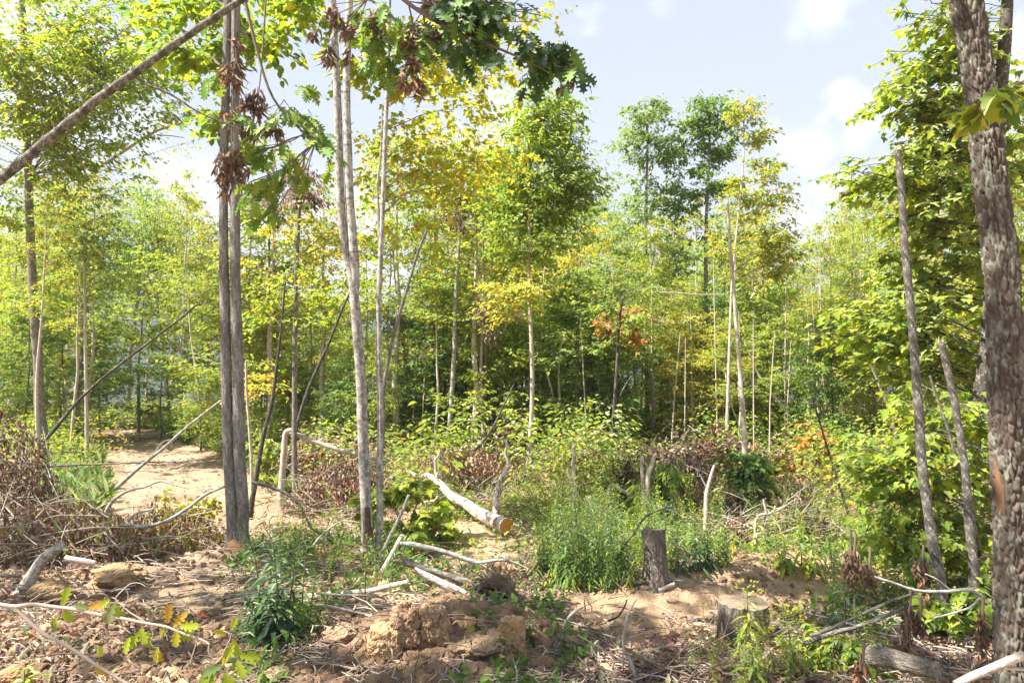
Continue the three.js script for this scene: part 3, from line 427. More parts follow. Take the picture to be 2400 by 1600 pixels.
// right: broken snags and the big flaky trunk, dark leaning trunk behind it
tree({ name: 'dead_snag', category: 'dead tree', label: 'tall lichened snag with a snapped top, left of the big flaky trunk', bark: M.barkSnag, seg: 14, bump: .12, stems: [{ pts: [[2212, 1470], [2207, 1370], [2192, 1290], [2176, 1190], [2163, 1080], [2152, 960], [2141, 820], [2130, 680], [2119, 540], [2111, 430], [2105, 352]], w: [25, 14] }] });
tree({ name: 'dead_snag', category: 'dead tree', label: 'shorter leaning snag between the tall snag and the big flaky trunk', bark: M.barkSnag, seg: 14, bump: .12, stems: [{ pts: [[2286, 1430], [2282, 1330], [2272, 1210], [2260, 1090], [2247, 1000], [2232, 912], [2216, 840], [2206, 802]], w: [22, 13] }] });
{ // the big trunk at the right edge: flaky plates, pale lichen, a torn strip low on its left side
  const d = 3.3, px = [[2385, 1900], [2380, 1560], [2378, 1370], [2372, 1200], [2364, 1000], [2356, 800], [2346, 600], [2322, 420], [2298, 204], [2265, 0], [2225, -260], [2170, -620]];
  const g0 = at(2385, 1900, d); g0.y = hTop(g0.x, g0.z); const line = px.map(([x, y]) => at(x, y, d)); line[0] = g0.clone().add(V(0, -.12, 0));
  const t = thing('tree', 'big leaning trunk with dark flaky bark and pale lichen patches', 'tree', null, g0);
  const cv = new THREE.CatmullRomCurve3(line, false, 'centripetal'), L = cv.getLength(), NA = 110, NL = 620, p = [], c = [], uv = [], ix = [];
  const T = V(), A = V(1, 0, 0), B = V(), Q = V();
  for (let k = 0; k <= NL; k++) {
    const f = k / NL, q = cv.getPointAt(f), y = f * L; T.copy(cv.getTangentAt(f)); A.addScaledVector(T, -A.dot(T)).normalize(); B.crossVectors(T, A);
    const r0 = lerp(.080, .057, f) * (1 + .35 * Math.exp(-y * 6));
    for (let s = 0; s <= NA; s++) {
      const a = (s % NA) / NA * Math.PI * 2, ca = Math.cos(a), sa = Math.sin(a); Q.copy(A).multiplyScalar(ca).addScaledVector(B, sa);
      const ww = .35 * noise3(ca * 2 + 3, y * 7, sa * 2), w = worley(ca * 3.9 + ww, y * 15 + ww, sa * 3.9), plate = smooth(.03, .22, w[1] - w[0]);
      const torn = smooth(.88, .95, -ca + .15 * noise3(sa * 3, y * 6, 1)) * smooth(1.08, 1.14, y + .04 * noise3(ca * 6, 1, sa * 6)) * (1 - smooth(1.28, 1.42, y + .05 * noise3(sa * 7, y, 4)));
      const fine = fbm(ca * 14, y * 60, sa * 14, 3), h = (plate * (.45 + .75 * w[2]) * .017 + fine * .006) * (1 - torn) - torn * .006 + torn * .003 * noise3(a * 12, y * 4, 1);
      const r = r0 + h - .009; p.push(q.x - g0.x + Q.x * r, q.y - g0.y + Q.y * r, q.z - g0.z + Q.z * r); uv.push(a * .09, y);
      const li = smooth(.05, .16, fbm(ca * 3.1 + 7, y * 13, sa * 3.1, 4) - .06) * .85, tone = w[2];
      let col = mixC([.055, .042, .033], [.12, .095, .075], tone * .8); col = mixC(col, [.25, .27, .215], li * (.55 + .45 * noise3(ca * 30, y * 110, sa * 30))); col = mixC(col, [.20, .11, .055], torn);
      const sp = .85 + .3 * hash3(s, k, 5); c.push(col[0] * sp, col[1] * sp, col[2] * sp);
    }
  }
  for (let k = 0; k < NL; k++) for (let s = 0; s < NA; s++) { const a = k * (NA + 1) + s, b = a + NA + 1; ix.push(a, a + 1, b, b, a + 1, b + 1); }
  const g = new THREE.BufferGeometry(); g.setAttribute('position', new THREE.Float32BufferAttribute(p, 3)); g.setAttribute('color', new THREE.Float32BufferAttribute(c, 3)); g.setAttribute('uv', new THREE.Float32BufferAttribute(uv, 2)); g.setIndex(ix); g.computeVertexNormals();
  part('trunk', g, new THREE.MeshStandardMaterial({ vertexColors: true, roughness: .95 }), t);
  // its crown stands above the picture
  const limb = new Build(g0), lv = new Leaves(g0), cr = []; cr.push({ c: at(2050, -900, 3.3), r: V(1.3, .9, 1.3), n: 20 }); grow(limb, lv, line, cr, { per: 50, size: .09, shape: 'mapleFar', pal: PAL.mid, seed: 5 });
  part('branches', limb.geo(), M.twig, t, 'stuff'); part('crown', lv.geo(), M.leaf, t, 'stuff');
}
// single leaves as meshes of their own: a few shared shapes and colours
const oneLeaf = new Map(), RL = rng(4242);
function leafGeo(shape, palName, k) { const key = shape + palName + k; if (!oneLeaf.has(key)) { const L = new Leaves(), R = rng(key.length * 97 + k * 31 + 5); L.add(V(), V(0, 1, 0), V(0, 0, 1), 1, shape, pick(PAL[palName], R)); oneLeaf.set(key, L.geo()); } return oneLeaf.get(key); }
const MX = new THREE.Matrix4();
function leafMesh(parent, shape, palName, pos, dir, nor, size, mat = M.leaf, name = 'leaf') {   // pos in world, parent a Group without turn
  const m = part(name, leafGeo(shape, palName, Math.floor(RL() * 6)), mat, parent);
  const Y = dir.clone().normalize(), X = V().crossVectors(Y, nor).normalize(), Z = V().crossVectors(X, Y); MX.makeBasis(X, Y, Z); m.quaternion.setFromRotationMatrix(MX); m.position.copy(pos); m.scale.setScalar(size); return m;
}
// keep the nearest leaves of a crown as parts of their own, join the rest
class LeafList { constructor() { this.l = []; } add(pos, dir, nor, size, shape, col) { this.l.push([pos.clone(), dir.clone(), nor.clone(), size, shape, col]); } }
function placeLeaves(list, parent, origin, most, palName, mat, farShape) {
  const eye = V(0, CAM_Y, 0), vis = e => { const [x, y] = pxOf(e[0].x, e[0].y, e[0].z); return e[0].z < -.4 && x > -40 && x < 2440 && y > -40 && y < 1640; };
  const s = list.l.map(e => [vis(e) ? e[0].distanceTo(eye) / e[3] : 1e6, e]).sort((a, b) => a[0] - b[0]); const rest = new Leaves(origin);
  s.forEach(([q, e], i) => { if (i < most && q < 1e5) leafMesh(parent, e[4], palName, e[0].clone().sub(origin), e[1], e[2], e[3], mat); else rest.add(e[0], e[1], e[2], e[3], farShape && q > 90 ? farShape : e[4], e[5]); });
  if (rest.count) part('crown', rest.geo(), mat, parent, 'stuff');
}
function bough(name, label, category, { d, stem, w, bark = M.twig, blobs, opt, most, pal, mat = M.leaf, farShape, group, extra = [] }) {
  const line = pxLine(stem, d), g0 = line[0].clone(), t = thing(name, label, category, group, g0), b = new Build(g0), list = new LeafList();
  b.tube(line, line.map((_, i) => lerp(w[0], w[1], i / (line.length - 1)) * d / FOC / 2), 8, { sub: 4, bump: .06 });
  for (const e of extra) { const l = pxLine(e.pts, d); b.tube(l, l.map((_, i) => lerp(e.w[0], e.w[1], i / (l.length - 1)) * d / FOC / 2), 6, { sub: 3 }); }
  grow(b, list, line, blobs.map(([cx, cy, rx, ry, n, dd = 0, rz]) => { const q = d + dd; return { c: at(cx, cy, q), r: V(rx * q / FOC, ry * q / FOC, (rz || rx * .8) * q / FOC), n }; }), { twig: true, ...opt, pal: PAL[pal] });
  part(opt.stemName || 'branch', b.geo(), bark, t); placeLeaves(list, t, g0, most, pal, mat, farShape); return t;
}
// the maple on the right, with its dark trunk behind the flaky one and boughs reaching into the opening
PAL.mapleR = [['yg', .42], ['lime', .46], ['green', .1], ['yellow', .02]];
{
  const d = 6.2, t = bough('maple_tree', 'dark maple behind the flaky trunk, boughs of lobed leaves reaching towards the sky gap', 'tree', {
    d, stem: [[2262, 1330], [2272, 1150], [2290, 960], [2312, 840], [2326, 660], [2336, 420], [2350, 180], [2362, 0], [2372, -300], [2380, -560]], w: [36, 24], bark: M.barkDark,
    blobs: [[2190, 90, 130, 90, 22, .3], [2110, 190, 90, 60, 12, .2], [2240, 250, 150, 70, 20, .3], [2190, 360, 110, 70, 14, .1], [2060, 390, 90, 45, 8, .1], [1985, 385, 40, 12, 3, .1], [2210, 480, 120, 60, 14, .2], [2330, 330, 90, 200, 20, .8], [2360, 620, 80, 160, 14, .8], [2180, 600, 120, 60, 14, .5], [2090, 700, 150, 60, 18, .4], [2150, 820, 150, 70, 18, .5], [2300, 800, 90, 120, 10, .6], [2010, 770, 90, 50, 9, .5], [2270, -200, 260, 160, 16]],
    opt: { per: 62, tipR: .42, size: .074, shape: 'maple', tilt: .5, droop: .16, limbR: .007, seed: 91, lift: .35, edge: .45 }, most: 260, pal: 'mapleR', farShape: 'mapleFar' });
}
bough('maple_sapling', 'young maple whose low leafy sprays droop around the two snags on the right', 'sapling', {
  d: 5.2, stem: [[2330, 1500], [2300, 1300], [2255, 1120], [2215, 980], [2180, 880]], w: [12, 5], bark: M.barkBrown,
  blobs: [[2120, 1030, 110, 50, 13, .2], [2060, 1080, 70, 40, 7], [2230, 1060, 100, 60, 12, .2], [2120, 1160, 100, 60, 12, .2], [2240, 1190, 100, 70, 13, .2], [2330, 1180, 70, 90, 10, .2], [2140, 1270, 90, 50, 9], [2290, 1300, 80, 60, 9, .1], [2200, 940, 100, 50, 9, .3], [2330, 1000, 60, 80, 8, .3], [2060, 1230, 50, 40, 4]],
  opt: { per: 50, tipR: .34, size: .066, shape: 'maple', tilt: .5, droop: .22, limbR: .006, seed: 92, lift: .3 }, most: 240, pal: 'mapleR' });
bough('maple_branch', 'blurred bright maple spray hanging close in front of the flaky trunk', 'branch', {
  d: 1.7, stem: [[2560, 90], [2480, 140], [2400, 190], [2330, 215], [2290, 240]], w: [5, 3], blobs: [[2370, 215, 75, 30, 3, 0, 60], [2300, 235, 40, 20, 1, 0, 40], [2420, 180, 60, 40, 3, 0, 60]], opt: { per: 9, tipR: .09, size: .058, shape: 'maple', tilt: .6, droop: .25, limbR: .002, seed: 93 }, most: 80, pal: 'sunny' });
// the red oak whose boughs hang into the top of the picture; its trunk stands beside the camera
PAL.oakSun = [['green', .4], ['yg', .4], ['deep', .2]];
bough('oak_branch', 'bough of dark green pointed oak leaves hanging from the top against the sky', 'branch', {
  d: 4.3, stem: [[760, -330], [860, -90], [960, 10], [1060, 70], [1160, 110], [1250, 150], [1320, 190]], w: [14, 3], bark: M.twig,
  blobs: [[1080, -10, 90, 50, 7], [1180, 20, 90, 55, 8], [1260, 35, 70, 55, 7], [1300, 90, 50, 36, 4], [1200, 95, 90, 40, 5], [1110, 80, 60, 36, 3], [1325, 140, 16, 24, 2], [1250, 125, 60, 24, 3]],
  opt: { per: 14, tipR: .24, size: .105, shape: 'oak', tilt: .9, droop: .35, limbR: .006, seed: 121, lift: -.2 }, most: 300, pal: 'oak', mat: M.leafGloss });
bough('oak_branch', 'sunlit oak spray with green and withered brown leaves left of the dark bough', 'branch', {
  d: 4.5, stem: [[700, -300], [780, -110], [860, -10], [930, 50], [985, 110], [1020, 150]], w: [10, 3], bark: M.twig,
  blobs: [[930, 60, 70, 50, 7], [1000, 90, 50, 50, 6], [900, 130, 50, 40, 4], [870, 30, 60, 40, 4]], opt: { per: 12, tipR: .22, size: .105, shape: 'oak', tilt: .9, droop: .4, limbR: .005, seed: 122, lift: -.2 }, most: 150, pal: 'oakSun', mat: M.leafGloss });
bough('oak_branch', 'oak spray hanging beside the twin trunks with broad green leaves', 'branch', {
  d: 4.9, stem: [[500, -330], [560, -60], [600, 110], [640, 230], [700, 300], [740, 330]], w: [10, 3], bark: M.twig,
  blobs: [[690, 230, 60, 40, 4], [730, 310, 40, 50, 4], [650, 290, 40, 40, 2], [600, 370, 30, 50, 3], [700, 390, 60, 24, 3], [605, 450, 26, 45, 4], [590, 520, 22, 25, 2], [480, 170, 20, 20, 1], [515, 310, 15, 30, 1]], opt: { per: 11, tipR: .22, size: .105, shape: 'oak', tilt: .9, droop: .45, limbR: .005, seed: 123, lift: -.3 }, most: 180, pal: 'oakSun', mat: M.leafGloss });
function deadClump(label, d, stem, blobs, seed, size = .1, pal = PAL.dead) {   // withered leaves hanging on a thin twig
  const line = pxLine(stem, d), g0 = line[0].clone(), t = thing('withered_branch', label, 'branch', null, g0), b = new Build(g0), L = new Leaves(g0), R = rng(seed);
  b.tube(line, line.map((_, i) => lerp(.009, .003, i / (line.length - 1))), 5, { sub: 3, cap: false });
  for (const [cx, cy, rx, ry, n] of blobs) { const c = at(cx, cy, d); b.tube([line.reduce((a, q) => q.distanceTo(c) < a.distanceTo(c) ? q : a).clone(), c.clone().add(V(0, ry * d / FOC, 0)), c], [.004, .003, .002], 4, { cap: false }); for (let k = 0; k < n * 1.7; k++) { const q = ball(R); L.add(c.clone().add(V(q.x * rx * d / FOC, q.y * ry * d / FOC, q.z * rx * .7 * d / FOC)), V(q.x * .5 + (R() - .5) * .5, -1, q.z * .5 + (R() - .5) * .5), V(R() - .5, .2, R() - .5).normalize(), size * .72 * (.6 + .7 * R()), 'curl', pick(pal, R)); } }
  part('twig', b.geo(), M.twig, t); part('dead_leaves', L.geo(), M.leafDead, t, 'stuff'); return t;
}
const deadBrown = [['brown', .5], ['rust', .3], ['tan', .2]]; PAL.deadBrown = deadBrown;
deadClump('withered brown oak leaves hanging in front of the twin trunks', 4.8, [[520, -280], [548, -20], [548, 120], [545, 240], [540, 400]], [[545, 165, 28, 36, 46], [540, 265, 20, 22, 14], [525, 385, 22, 44, 40], [555, 385, 24, 46, 60], [555, 100, 10, 30, 10], [530, 440, 12, 20, 10]], 131, .1, deadBrown);
deadClump('dark withered leaf clump right of the twin trunks under the oak spray', 4.9, [[640, -280], [620, 40], [610, 180], [600, 260]], [[603, 235, 24, 34, 44], [590, 300, 26, 18, 30], [640, 300, 20, 16, 22], [575, 240, 16, 22, 14]], 132, .1, deadBrown);
deadClump('withered brown leaf tassels high between the forked tree and the oak bough', 4.4, [[820, -280], [850, -40], [860, 0]], [[885, 45, 16, 40, 26], [780, 30, 16, 22, 18], [815, 60, 16, 24, 20], [770, 125, 16, 30, 22], [818, 125, 10, 22, 10], [735, 75, 16, 18, 14]], 133, .1, deadBrown);
deadClump('withered tassels hanging below the sunlit oak spray against the yellow crown', 4.4, [[900, -280], [950, -20], [968, 60], [970, 120]], [[960, 85, 22, 18, 22], [965, 140, 18, 24, 24], [945, 180, 12, 22, 14], [975, 195, 16, 26, 24], [1020, 75, 14, 16, 12], [1010, 10, 22, 18, 20], [1040, 30, 10, 16, 8]], 134, .1, deadBrown);
deadClump('few withered leaves at the drooping tip of the dark oak bough', 4.3, [[1320, 190], [1335, 160], [1330, 130]], [[1338, 188, 7, 14, 9], [1314, 205, 7, 10, 6]], 135, .08, PAL.dead);
deadClump('russet withered leaves hanging in the gap left of the forked tree', 9, [[640, 360], [650, 430], [640, 470]], [[648, 500, 22, 30, 50], [630, 470, 20, 20, 30]], 136, .1, PAL.deadPale);
deadClump('brown withered leaf bundle on the thin dead stem above the white trunk', 10.5, [[1086, 380], [1083, 440], [1080, 500]], [[1082, 500, 10, 50, 60], [1060, 520, 14, 20, 20]], 137, .1, PAL.dead);
deadClump('reddish withered twigs and leaves in the middle canopy left of the white trunk', 11, [[1100, 620], [1140, 660], [1190, 720]], [[1140, 720, 30, 45, 110], [1190, 735, 35, 22, 70], [1150, 780, 20, 30, 50]], 138, .09, PAL.deadPale);
deadClump('single dark withered bunch in the dense green tree top', 17, [[1680, 320], [1684, 350]], [[1684, 355, 8, 14, 30]], 139, .13, PAL.dead);
bough('leaning_branch', 'orange autumn spray of leaves low before the narrow tree', 'branch', { d: 12, stem: [[1400, 800], [1440, 760], [1480, 730], [1510, 715]], w: [4, 2], blobs: [[1450, 755, 40, 22, 7], [1490, 730, 30, 25, 6], [1500, 780, 22, 30, 4], [1440, 725, 30, 10, 2]], opt: { per: 40, tipR: .3, size: .085, shape: 'mapleFar', droop: .2, limbR: .004, seed: 140 }, most: 0, pal: 'autumn' });

// long bare poles and branches that cross the view
function pole(name, label, category, d, pts, w, bark = M.barkBrown, extra = [], opt = {}) {
  const line = pxLine(pts, d), g0 = line[0].clone(), t = thing(name, label, category, opt.group, g0), b = new Build(g0);
  b.tube(line, line.map((q, i) => lerp(w[0], w[1], i / (line.length - 1)) * -q.z / FOC / 2), opt.seg || 10, { sub: 5, bump: .1, seed: pts[0][0] });
  part(opt.main || 'stem', b.geo(), bark, t);
  for (const e of extra) { const b2 = new Build(g0), l = pxLine(e.pts, d); b2.tube(l, l.map((q, i) => lerp(e.w[0], e.w[1], i / (l.length - 1)) * -q.z / FOC / 2), 7, { sub: 4, bump: .1, seed: e.pts[0][1] }); part('side_branch', b2.geo(), bark, t); }
  return t;
}
pole('leaning_tree', 'long bare trunk slanting across the upper left in front of the trees', 'leaning tree', 4.6, [[-420, 700], [-200, 560], [0, 419], [110, 328], [219, 240], [306, 176], [408, 104], [500, 42], [575, -8], [760, -150]], [24, 15], M.barkSnag, [{ pts: [[316, 180], [340, 196], [370, 208], [408, 226], [450, 254], [485, 272], [530, 290], [561, 302]], w: [7, 3] }], { seg: 14 });
pole('leaning_branch', 'thin dark bare branch slanting up beside the dirt road', 'branch', 7.5, [[100, 1035], [118, 1017], [160, 965], [204, 918], [275, 858], [351, 800], [430, 740], [462, 714], [482, 712]], [9, 4], M.barkDark);
pole('leaning_branch', 'slanting broken branch with a few orange leaves before the dirt road', 'branch', 7, [[270, 1145], [344, 1080], [385, 1048], [427, 1010], [470, 975], [518, 938]], [9, 5], M.barkGrey, [{ pts: [[360, 1065], [372, 1045], [384, 1034], [398, 1030]], w: [3, 2] }]);
pole('fallen_branch', 'pale curving branch rising from the brush in front of the dirt road', 'branch', 6.4, [[243, 1212], [258, 1180], [280, 1160], [305, 1148], [340, 1140], [376, 1127], [400, 1134], [440, 1145]], [10, 3], M.barkDead);
pole('fallen_branch', 'long grey branch lying low across the brush left of the twin trunks', 'branch', 6.3, [[285, 1228], [310, 1234], [345, 1233], [390, 1220], [440, 1190], [480, 1160], [525, 1140]], [11, 6], M.barkGrey);
pole('fallen_branch', 'thin straight stick lying level across the head of the brush pile', 'branch', 7, [[60, 1098], [140, 1091], [250, 1087], [340, 1083], [412, 1082]], [6, 3], M.barkBrown);
pole('fallen_branch', 'short pale fork standing out of the brush before the road', 'branch', 6.3, [[300, 1222], [310, 1208], [335, 1198], [362, 1190], [370, 1180]], [7, 3], M.barkDead);
pole('leaning_branch', 'dark slim branch arching out from the twin trunks over the clay', 'branch', 6.5, [[590, 1130], [630, 1140], [672, 1158], [700, 1182], [718, 1215], [732, 1240], [775, 1258], [800, 1270]], [8, 4], M.barkBrown);
pole('fallen_branch', 'thin bowed pale branch touching the ground left of the forked tree', 'branch', 6.2, [[724, 1300], [740, 1270], [770, 1240], [800, 1222], [850, 1225]], [7, 3], M.barkDead);
pole('leaning_branch', 'grey stick propped against the foot of the slim grey trunk', 'branch', 6.2, [[898, 1290], [920, 1245], [944, 1195], [958, 1160]], [10, 6], M.barkGrey);
pole('fallen_branch', 'short weathered post leaning at the head of the grey logs', 'branch', 5.6, [[884, 1358], [905, 1325], [925, 1288], [944, 1254]], [15, 11], M.barkDead);
pole('leaning_branch', 'blue-grey dead pole leaning out from the wood behind the cut log', 'branch', 11, [[1080, 1130], [1110, 1060], [1150, 1010], [1185, 940], [1205, 900]], [7, 4], M.barkDark);
pole('leaning_branch', 'pale fallen sapling slanting down right of the bare snag', 'branch', 13, [[1745, 800], [1780, 880], [1820, 935], [1860, 985], [1900, 1030]], [5, 3], M.barkDead);
pole('leaning_branch', 'thin pale stem bent over like a bow left of the bare snag', 'branch', 14, [[1700, 820], [1704, 900], [1718, 960], [1734, 1000], [1738, 1030], [1732, 1050]], [5, 3], M.barkDead, [{ pts: [[1706, 910], [1704, 870], [1716, 856], [1726, 850]], w: [4, 3] }]);
pole('leaning_branch', 'long thin bare branch sweeping out left over the saplings', 'branch', 14, [[1690, 690], [1640, 690], [1580, 686], [1520, 684], [1460, 672]], [2, 4], M.barkPale);
pole('leaning_branch', 'thin bleached twigs fanning up right of the bare snag', 'branch', 13, [[1760, 700], [1800, 640], [1840, 590], [1862, 560]], [3, 2], M.barkDead, [{ pts: [[1780, 672], [1820, 650], [1850, 600]], w: [2, 1.5] }, { pts: [[1765, 690], [1790, 620], [1790, 560]], w: [2, 1.5] }]);
pole('leaning_branch', 'slim bare stem leaning left out of the right-hand thicket', 'branch', 8.5, [[2000, 1240], [1975, 1160], [1950, 1080], [1925, 1000], [1905, 930]], [6, 4], M.barkDark);
pole('leaning_branch', 'pale thin stem leaning in the thicket left of the tall snag', 'branch', 8, [[2120, 1180], [2110, 1080], [2090, 980], [2060, 900], [2032, 832]], [7, 4], M.barkPale);
pole('leaning_branch', 'grey crooked branch reaching across the weeds to the shorter snag', 'branch', 4.1, [[2050, 1352], [2100, 1368], [2150, 1384], [2220, 1386], [2270, 1382], [2300, 1394]], [6, 9], M.barkGrey, [{ pts: [[2170, 1345], [2200, 1360], [2230, 1384]], w: [4, 4] }, { pts: [[2300, 1394], [2280, 1420], [2240, 1435], [2190, 1448]], w: [6, 4] }]);
pole('fallen_branch', 'upper of two crossed branches lying under the tall snag', 'branch', 3.9, [[1900, 1490], [1960, 1468], [2020, 1440], [2090, 1408], [2150, 1390]], [9, 6], M.barkBrown);
pole('fallen_branch', 'lower thicker of two crossed branches lying under the tall snag', 'branch', 3.8, [[1880, 1510], [1950, 1485], [2010, 1468], [2060, 1450], [2120, 1424]], [11, 9], M.barkBrown, [{ pts: [[1985, 1460], [2030, 1475], [2080, 1488]], w: [6, 4] }]);
pole('fallen_log', 'white-lichened branch poking in at the foot of the flaky trunk', 'log', 2.7, [[2240, 1604], [2290, 1580], [2340, 1560], [2400, 1535]], [17, 20], M.barkPale, [{ pts: [[2330, 1562], [2365, 1566], [2400, 1568]], w: [9, 8] }]);
pole('leaning_branch', 'thin stiff stem standing before the tall snag with withered leaves', 'branch', 4, [[2005, 1500], [2004, 1420], [1998, 1340], [1994, 1250]], [6, 4], M.barkBrown);
pole('leaning_branch', 'upright forked bare stick in the right foreground clay', 'branch', 3.7, [[1494, 1600], [1478, 1550], [1462, 1520], [1462, 1490], [1472, 1440], [1482, 1420], [1492, 1404]], [9, 4], M.barkDead, [{ pts: [[1460, 1565], [1462, 1520]], w: [4, 5] }]);
pole('fallen_branch', 'dark bent stick half buried left of the upright forked stick', 'branch', 4.2, [[1425, 1455], [1448, 1445], [1462, 1425], [1470, 1406]], [5, 3], M.barkDark);
pole('fallen_branch', 'pale crooked root lying on the clay right of the mound', 'branch', 4.3, [[1322, 1468], [1335, 1445], [1352, 1430], [1366, 1424]], [10, 4], M.barkDead, [{ pts: [[1322, 1468], [1340, 1482], [1360, 1500]], w: [6, 3] }]);
pole('leaning_branch', 'dark bent stem arching over the weeds left of the tall stump', 'branch', 5.2, [[1440, 1318], [1462, 1282], [1485, 1252], [1510, 1215], [1545, 1195], [1600, 1184]], [6, 3], M.barkDark);

// fallen logs
function log(label, d0, pts, w, bark, { cut, cutMat, branches = [], name = 'fallen_log', dz = 0, group } = {}) {   // pts: [px, py, extra depth]
  if (name === 'dead_branch') d0 -= .7;
  const line = pts.map(([x, y, dd = 0]) => at(x, y, d0 + dd)), g0 = line[0].clone(), t = thing(name, label, name === 'dead_branch' ? 'dead branch' : 'log', group, g0), b = new Build(g0); if (name === 'dead_branch') { line.unshift(V(line[0].x - .02, hTop(line[0].x, line[0].z) - .05, line[0].z)); } const rr = line.map((q, i) => lerp(w[0], w[1], Math.pow(i / (line.length - 1), w[2] || 1)) * -q.z / FOC / 2);
  b.tube(line, rr, 18, { sub: 5, bump: .12, seed: pts[0][0] * .37 }); part('log_body', b.geo(), bark, t);
  if (cut) {   // the sawn face at the first point
    const dir = V().subVectors(line[0], line[1]).normalize(), shp = [], n = 28, g = new THREE.BufferGeometry(), p = [0, 0, 0], uv = [.5, .5], ix = [];
    for (let k = 0; k <= n; k++) { const a = k / n * 6.2832, r = rr[0] * 1.0 * (1 + .04 * Math.sin(a * 3 + 1)); p.push(Math.cos(a) * r, Math.sin(a) * r, .004 * Math.sin(a * 2)); uv.push(.5 + .48 * Math.cos(a), .5 + .48 * Math.sin(a)); if (k < n) ix.push(0, k + 1, k + 2); }
    g.setAttribute('position', new THREE.Float32BufferAttribute(p, 3)); g.setAttribute('uv', new THREE.Float32BufferAttribute(uv, 2)); g.setIndex(ix); g.computeVertexNormals();
    const m = part('cut_end', g, cutMat, t); m.quaternion.setFromUnitVectors(V(0, 0, 1), dir.clone().add(V(0, 0, .15)).normalize()); m.position.copy(dir).multiplyScalar(.012);
  }
  for (const e of branches) { const b2 = new Build(g0), l = e.pts.map(([x, y, dd = 0]) => at(x, y, d0 + dd)); b2.tube(l, l.map((q, i) => lerp(e.w[0], e.w[1], i / (l.length - 1)) * -q.z / FOC / 2), 9, { sub: 4, bump: .14, seed: e.pts[0][0] }); part('branch', b2.geo(), bark, t); }
  return t;
}
log('felled white-barked log with an orange sawn end and an upright branch stub', 7.25, [[1186, 1232, -.25], [1128, 1205, .1], [1088, 1178, .4], [1062, 1166, .55], [1040, 1144, .8], [1026, 1128, 1], [1000, 1114, 1.3], [985, 1118, 1.5], [955, 1104, 1.8]], [36, 8, .55], M.barkLog, { cut: true, cutMat: M.cutOrange,
  branches: [{ pts: [[1160, 1216, 0], [1164, 1188, 0], [1160, 1168, 0], [1170, 1150, 0], [1174, 1124, 0], [1192, 1092, 0]], w: [20, 11] }, { pts: [[1192, 1095, 0], [1189, 1076, 0], [1184, 1060, 0], [1188, 1045, 0], [1187, 1031, 0]], w: [9, 4] }, { pts: [[1026, 1128, 1], [1022, 1105, 1], [1018, 1078, 1], [1008, 1068, 1], [1004, 1060, 1]], w: [10, 4] }, { pts: [[1018, 1078, 1], [1028, 1066, 1], [1032, 1050, 1]], w: [7, 3] }, { pts: [[1030, 1132, .9], [1024, 1118, .9], [1026, 1106, .9]], w: [7, 4] }, { pts: [[980, 1186, 1], [1000, 1176, 1], [1022, 1172, 1], [1026, 1162, 1]], w: [9, 5] }] });
log('short pale log lying under the orange-ended log', 8, [[1142, 1232, .1], [1100, 1215, .3], [1060, 1200, .6], [1020, 1185, .9]], [18, 10], M.barkDead, {});
log('white fallen trunk lying from its snapped stub past the forked tree', 9.4, [[672, 1012, 0], [700, 1020, 0], [740, 1036, 0], [800, 1056, 0], [850, 1068, 0], [905, 1081, .1]], [12, 9], M.barkPale, {});
tree({ name: 'dead_snag', category: 'dead tree', label: 'snapped pale stub with its fallen top still hinged on it', bark: M.barkPale, d: 9.4, sink: false, bump: .1, stems: [{ pts: [[657, 1225], [660, 1150], [664, 1080], [668, 1030], [672, 1012], [684, 1008]], w: [16, 13] }] });
log('smooth grey log arching over the ground in front of the weeds', 5.6, [[938, 1272], [985, 1280], [1040, 1293], [1085, 1308], [1115, 1318], [1140, 1316], [1180, 1312], [1215, 1322], [1250, 1340]], [14, 4], M.barkGrey, { branches: [{ pts: [[1125, 1320], [1150, 1336], [1190, 1352], [1230, 1366], [1248, 1366]], w: [8, 5] }, { pts: [[1150, 1330], [1165, 1310], [1180, 1290]], w: [4, 2] }] });
log('straight grey log running from the forked tree to the root ball', 5.3, [[945, 1316], [1000, 1334], [1050, 1350], [1100, 1364], [1150, 1370]], [16, 14], M.barkBrown, {});
log('split bark-stripped log ending in the torn root ball', 5, [[1104, 1408], [1075, 1388], [1040, 1370], [1000, 1350], [970, 1334]], [26, 14], M.barkLog, {});
log('thin pale log lying left of the clay mound', 5.2, [[956, 1364], [920, 1372], [880, 1382], [830, 1388], [780, 1392], [720, 1396]], [12, 11], M.barkDead, {});
log('thin straight stick lying parallel below the thin pale log', 4.9, [[910, 1402], [860, 1396], [800, 1394], [740, 1390]], [5, 5], M.barkDead, {});
log('bleached stick in sun at the left of the clay mound', 4.6, [[700, 1410], [740, 1416], [790, 1424], [850, 1438], [872, 1442]], [7, 4], M.barkDead, {});
log('grey lichened log end lying at the left edge', 5.1, [[38, 1408], [60, 1372], [78, 1342], [105, 1305], [143, 1278]], [30, 22], M.barkGrey, { cut: true, cutMat: M.cutGrey });
log('pale short log half buried in the brush at left', 5.4, [[153, 1308], [175, 1312], [200, 1316], [222, 1320]], [15, 11], M.barkDead, {});
log('dark thin log poking in from the left edge', 5, [[-40, 1345], [0, 1348], [45, 1350]], [9, 8], M.barkBrown, {});
log('stick lying across the foot of the tall stump', 5.1, [[1485, 1365], [1530, 1362], [1570, 1360], [1612, 1362]], [8, 6], M.barkBrown, {});
log('split pale stick lying before the tall stump', 4.9, [[1545, 1384], [1562, 1376], [1582, 1368]], [9, 8], M.barkDead, {});
log('white sunlit branch lying at the right of the slash', 6.9, [[1688, 1300], [1698, 1272], [1712, 1245], [1722, 1230]], [18, 22], M.barkDead, { branches: [{ pts: [[1735, 1224], [1738, 1250], [1728, 1280], [1712, 1300]], w: [4, 3] }] });
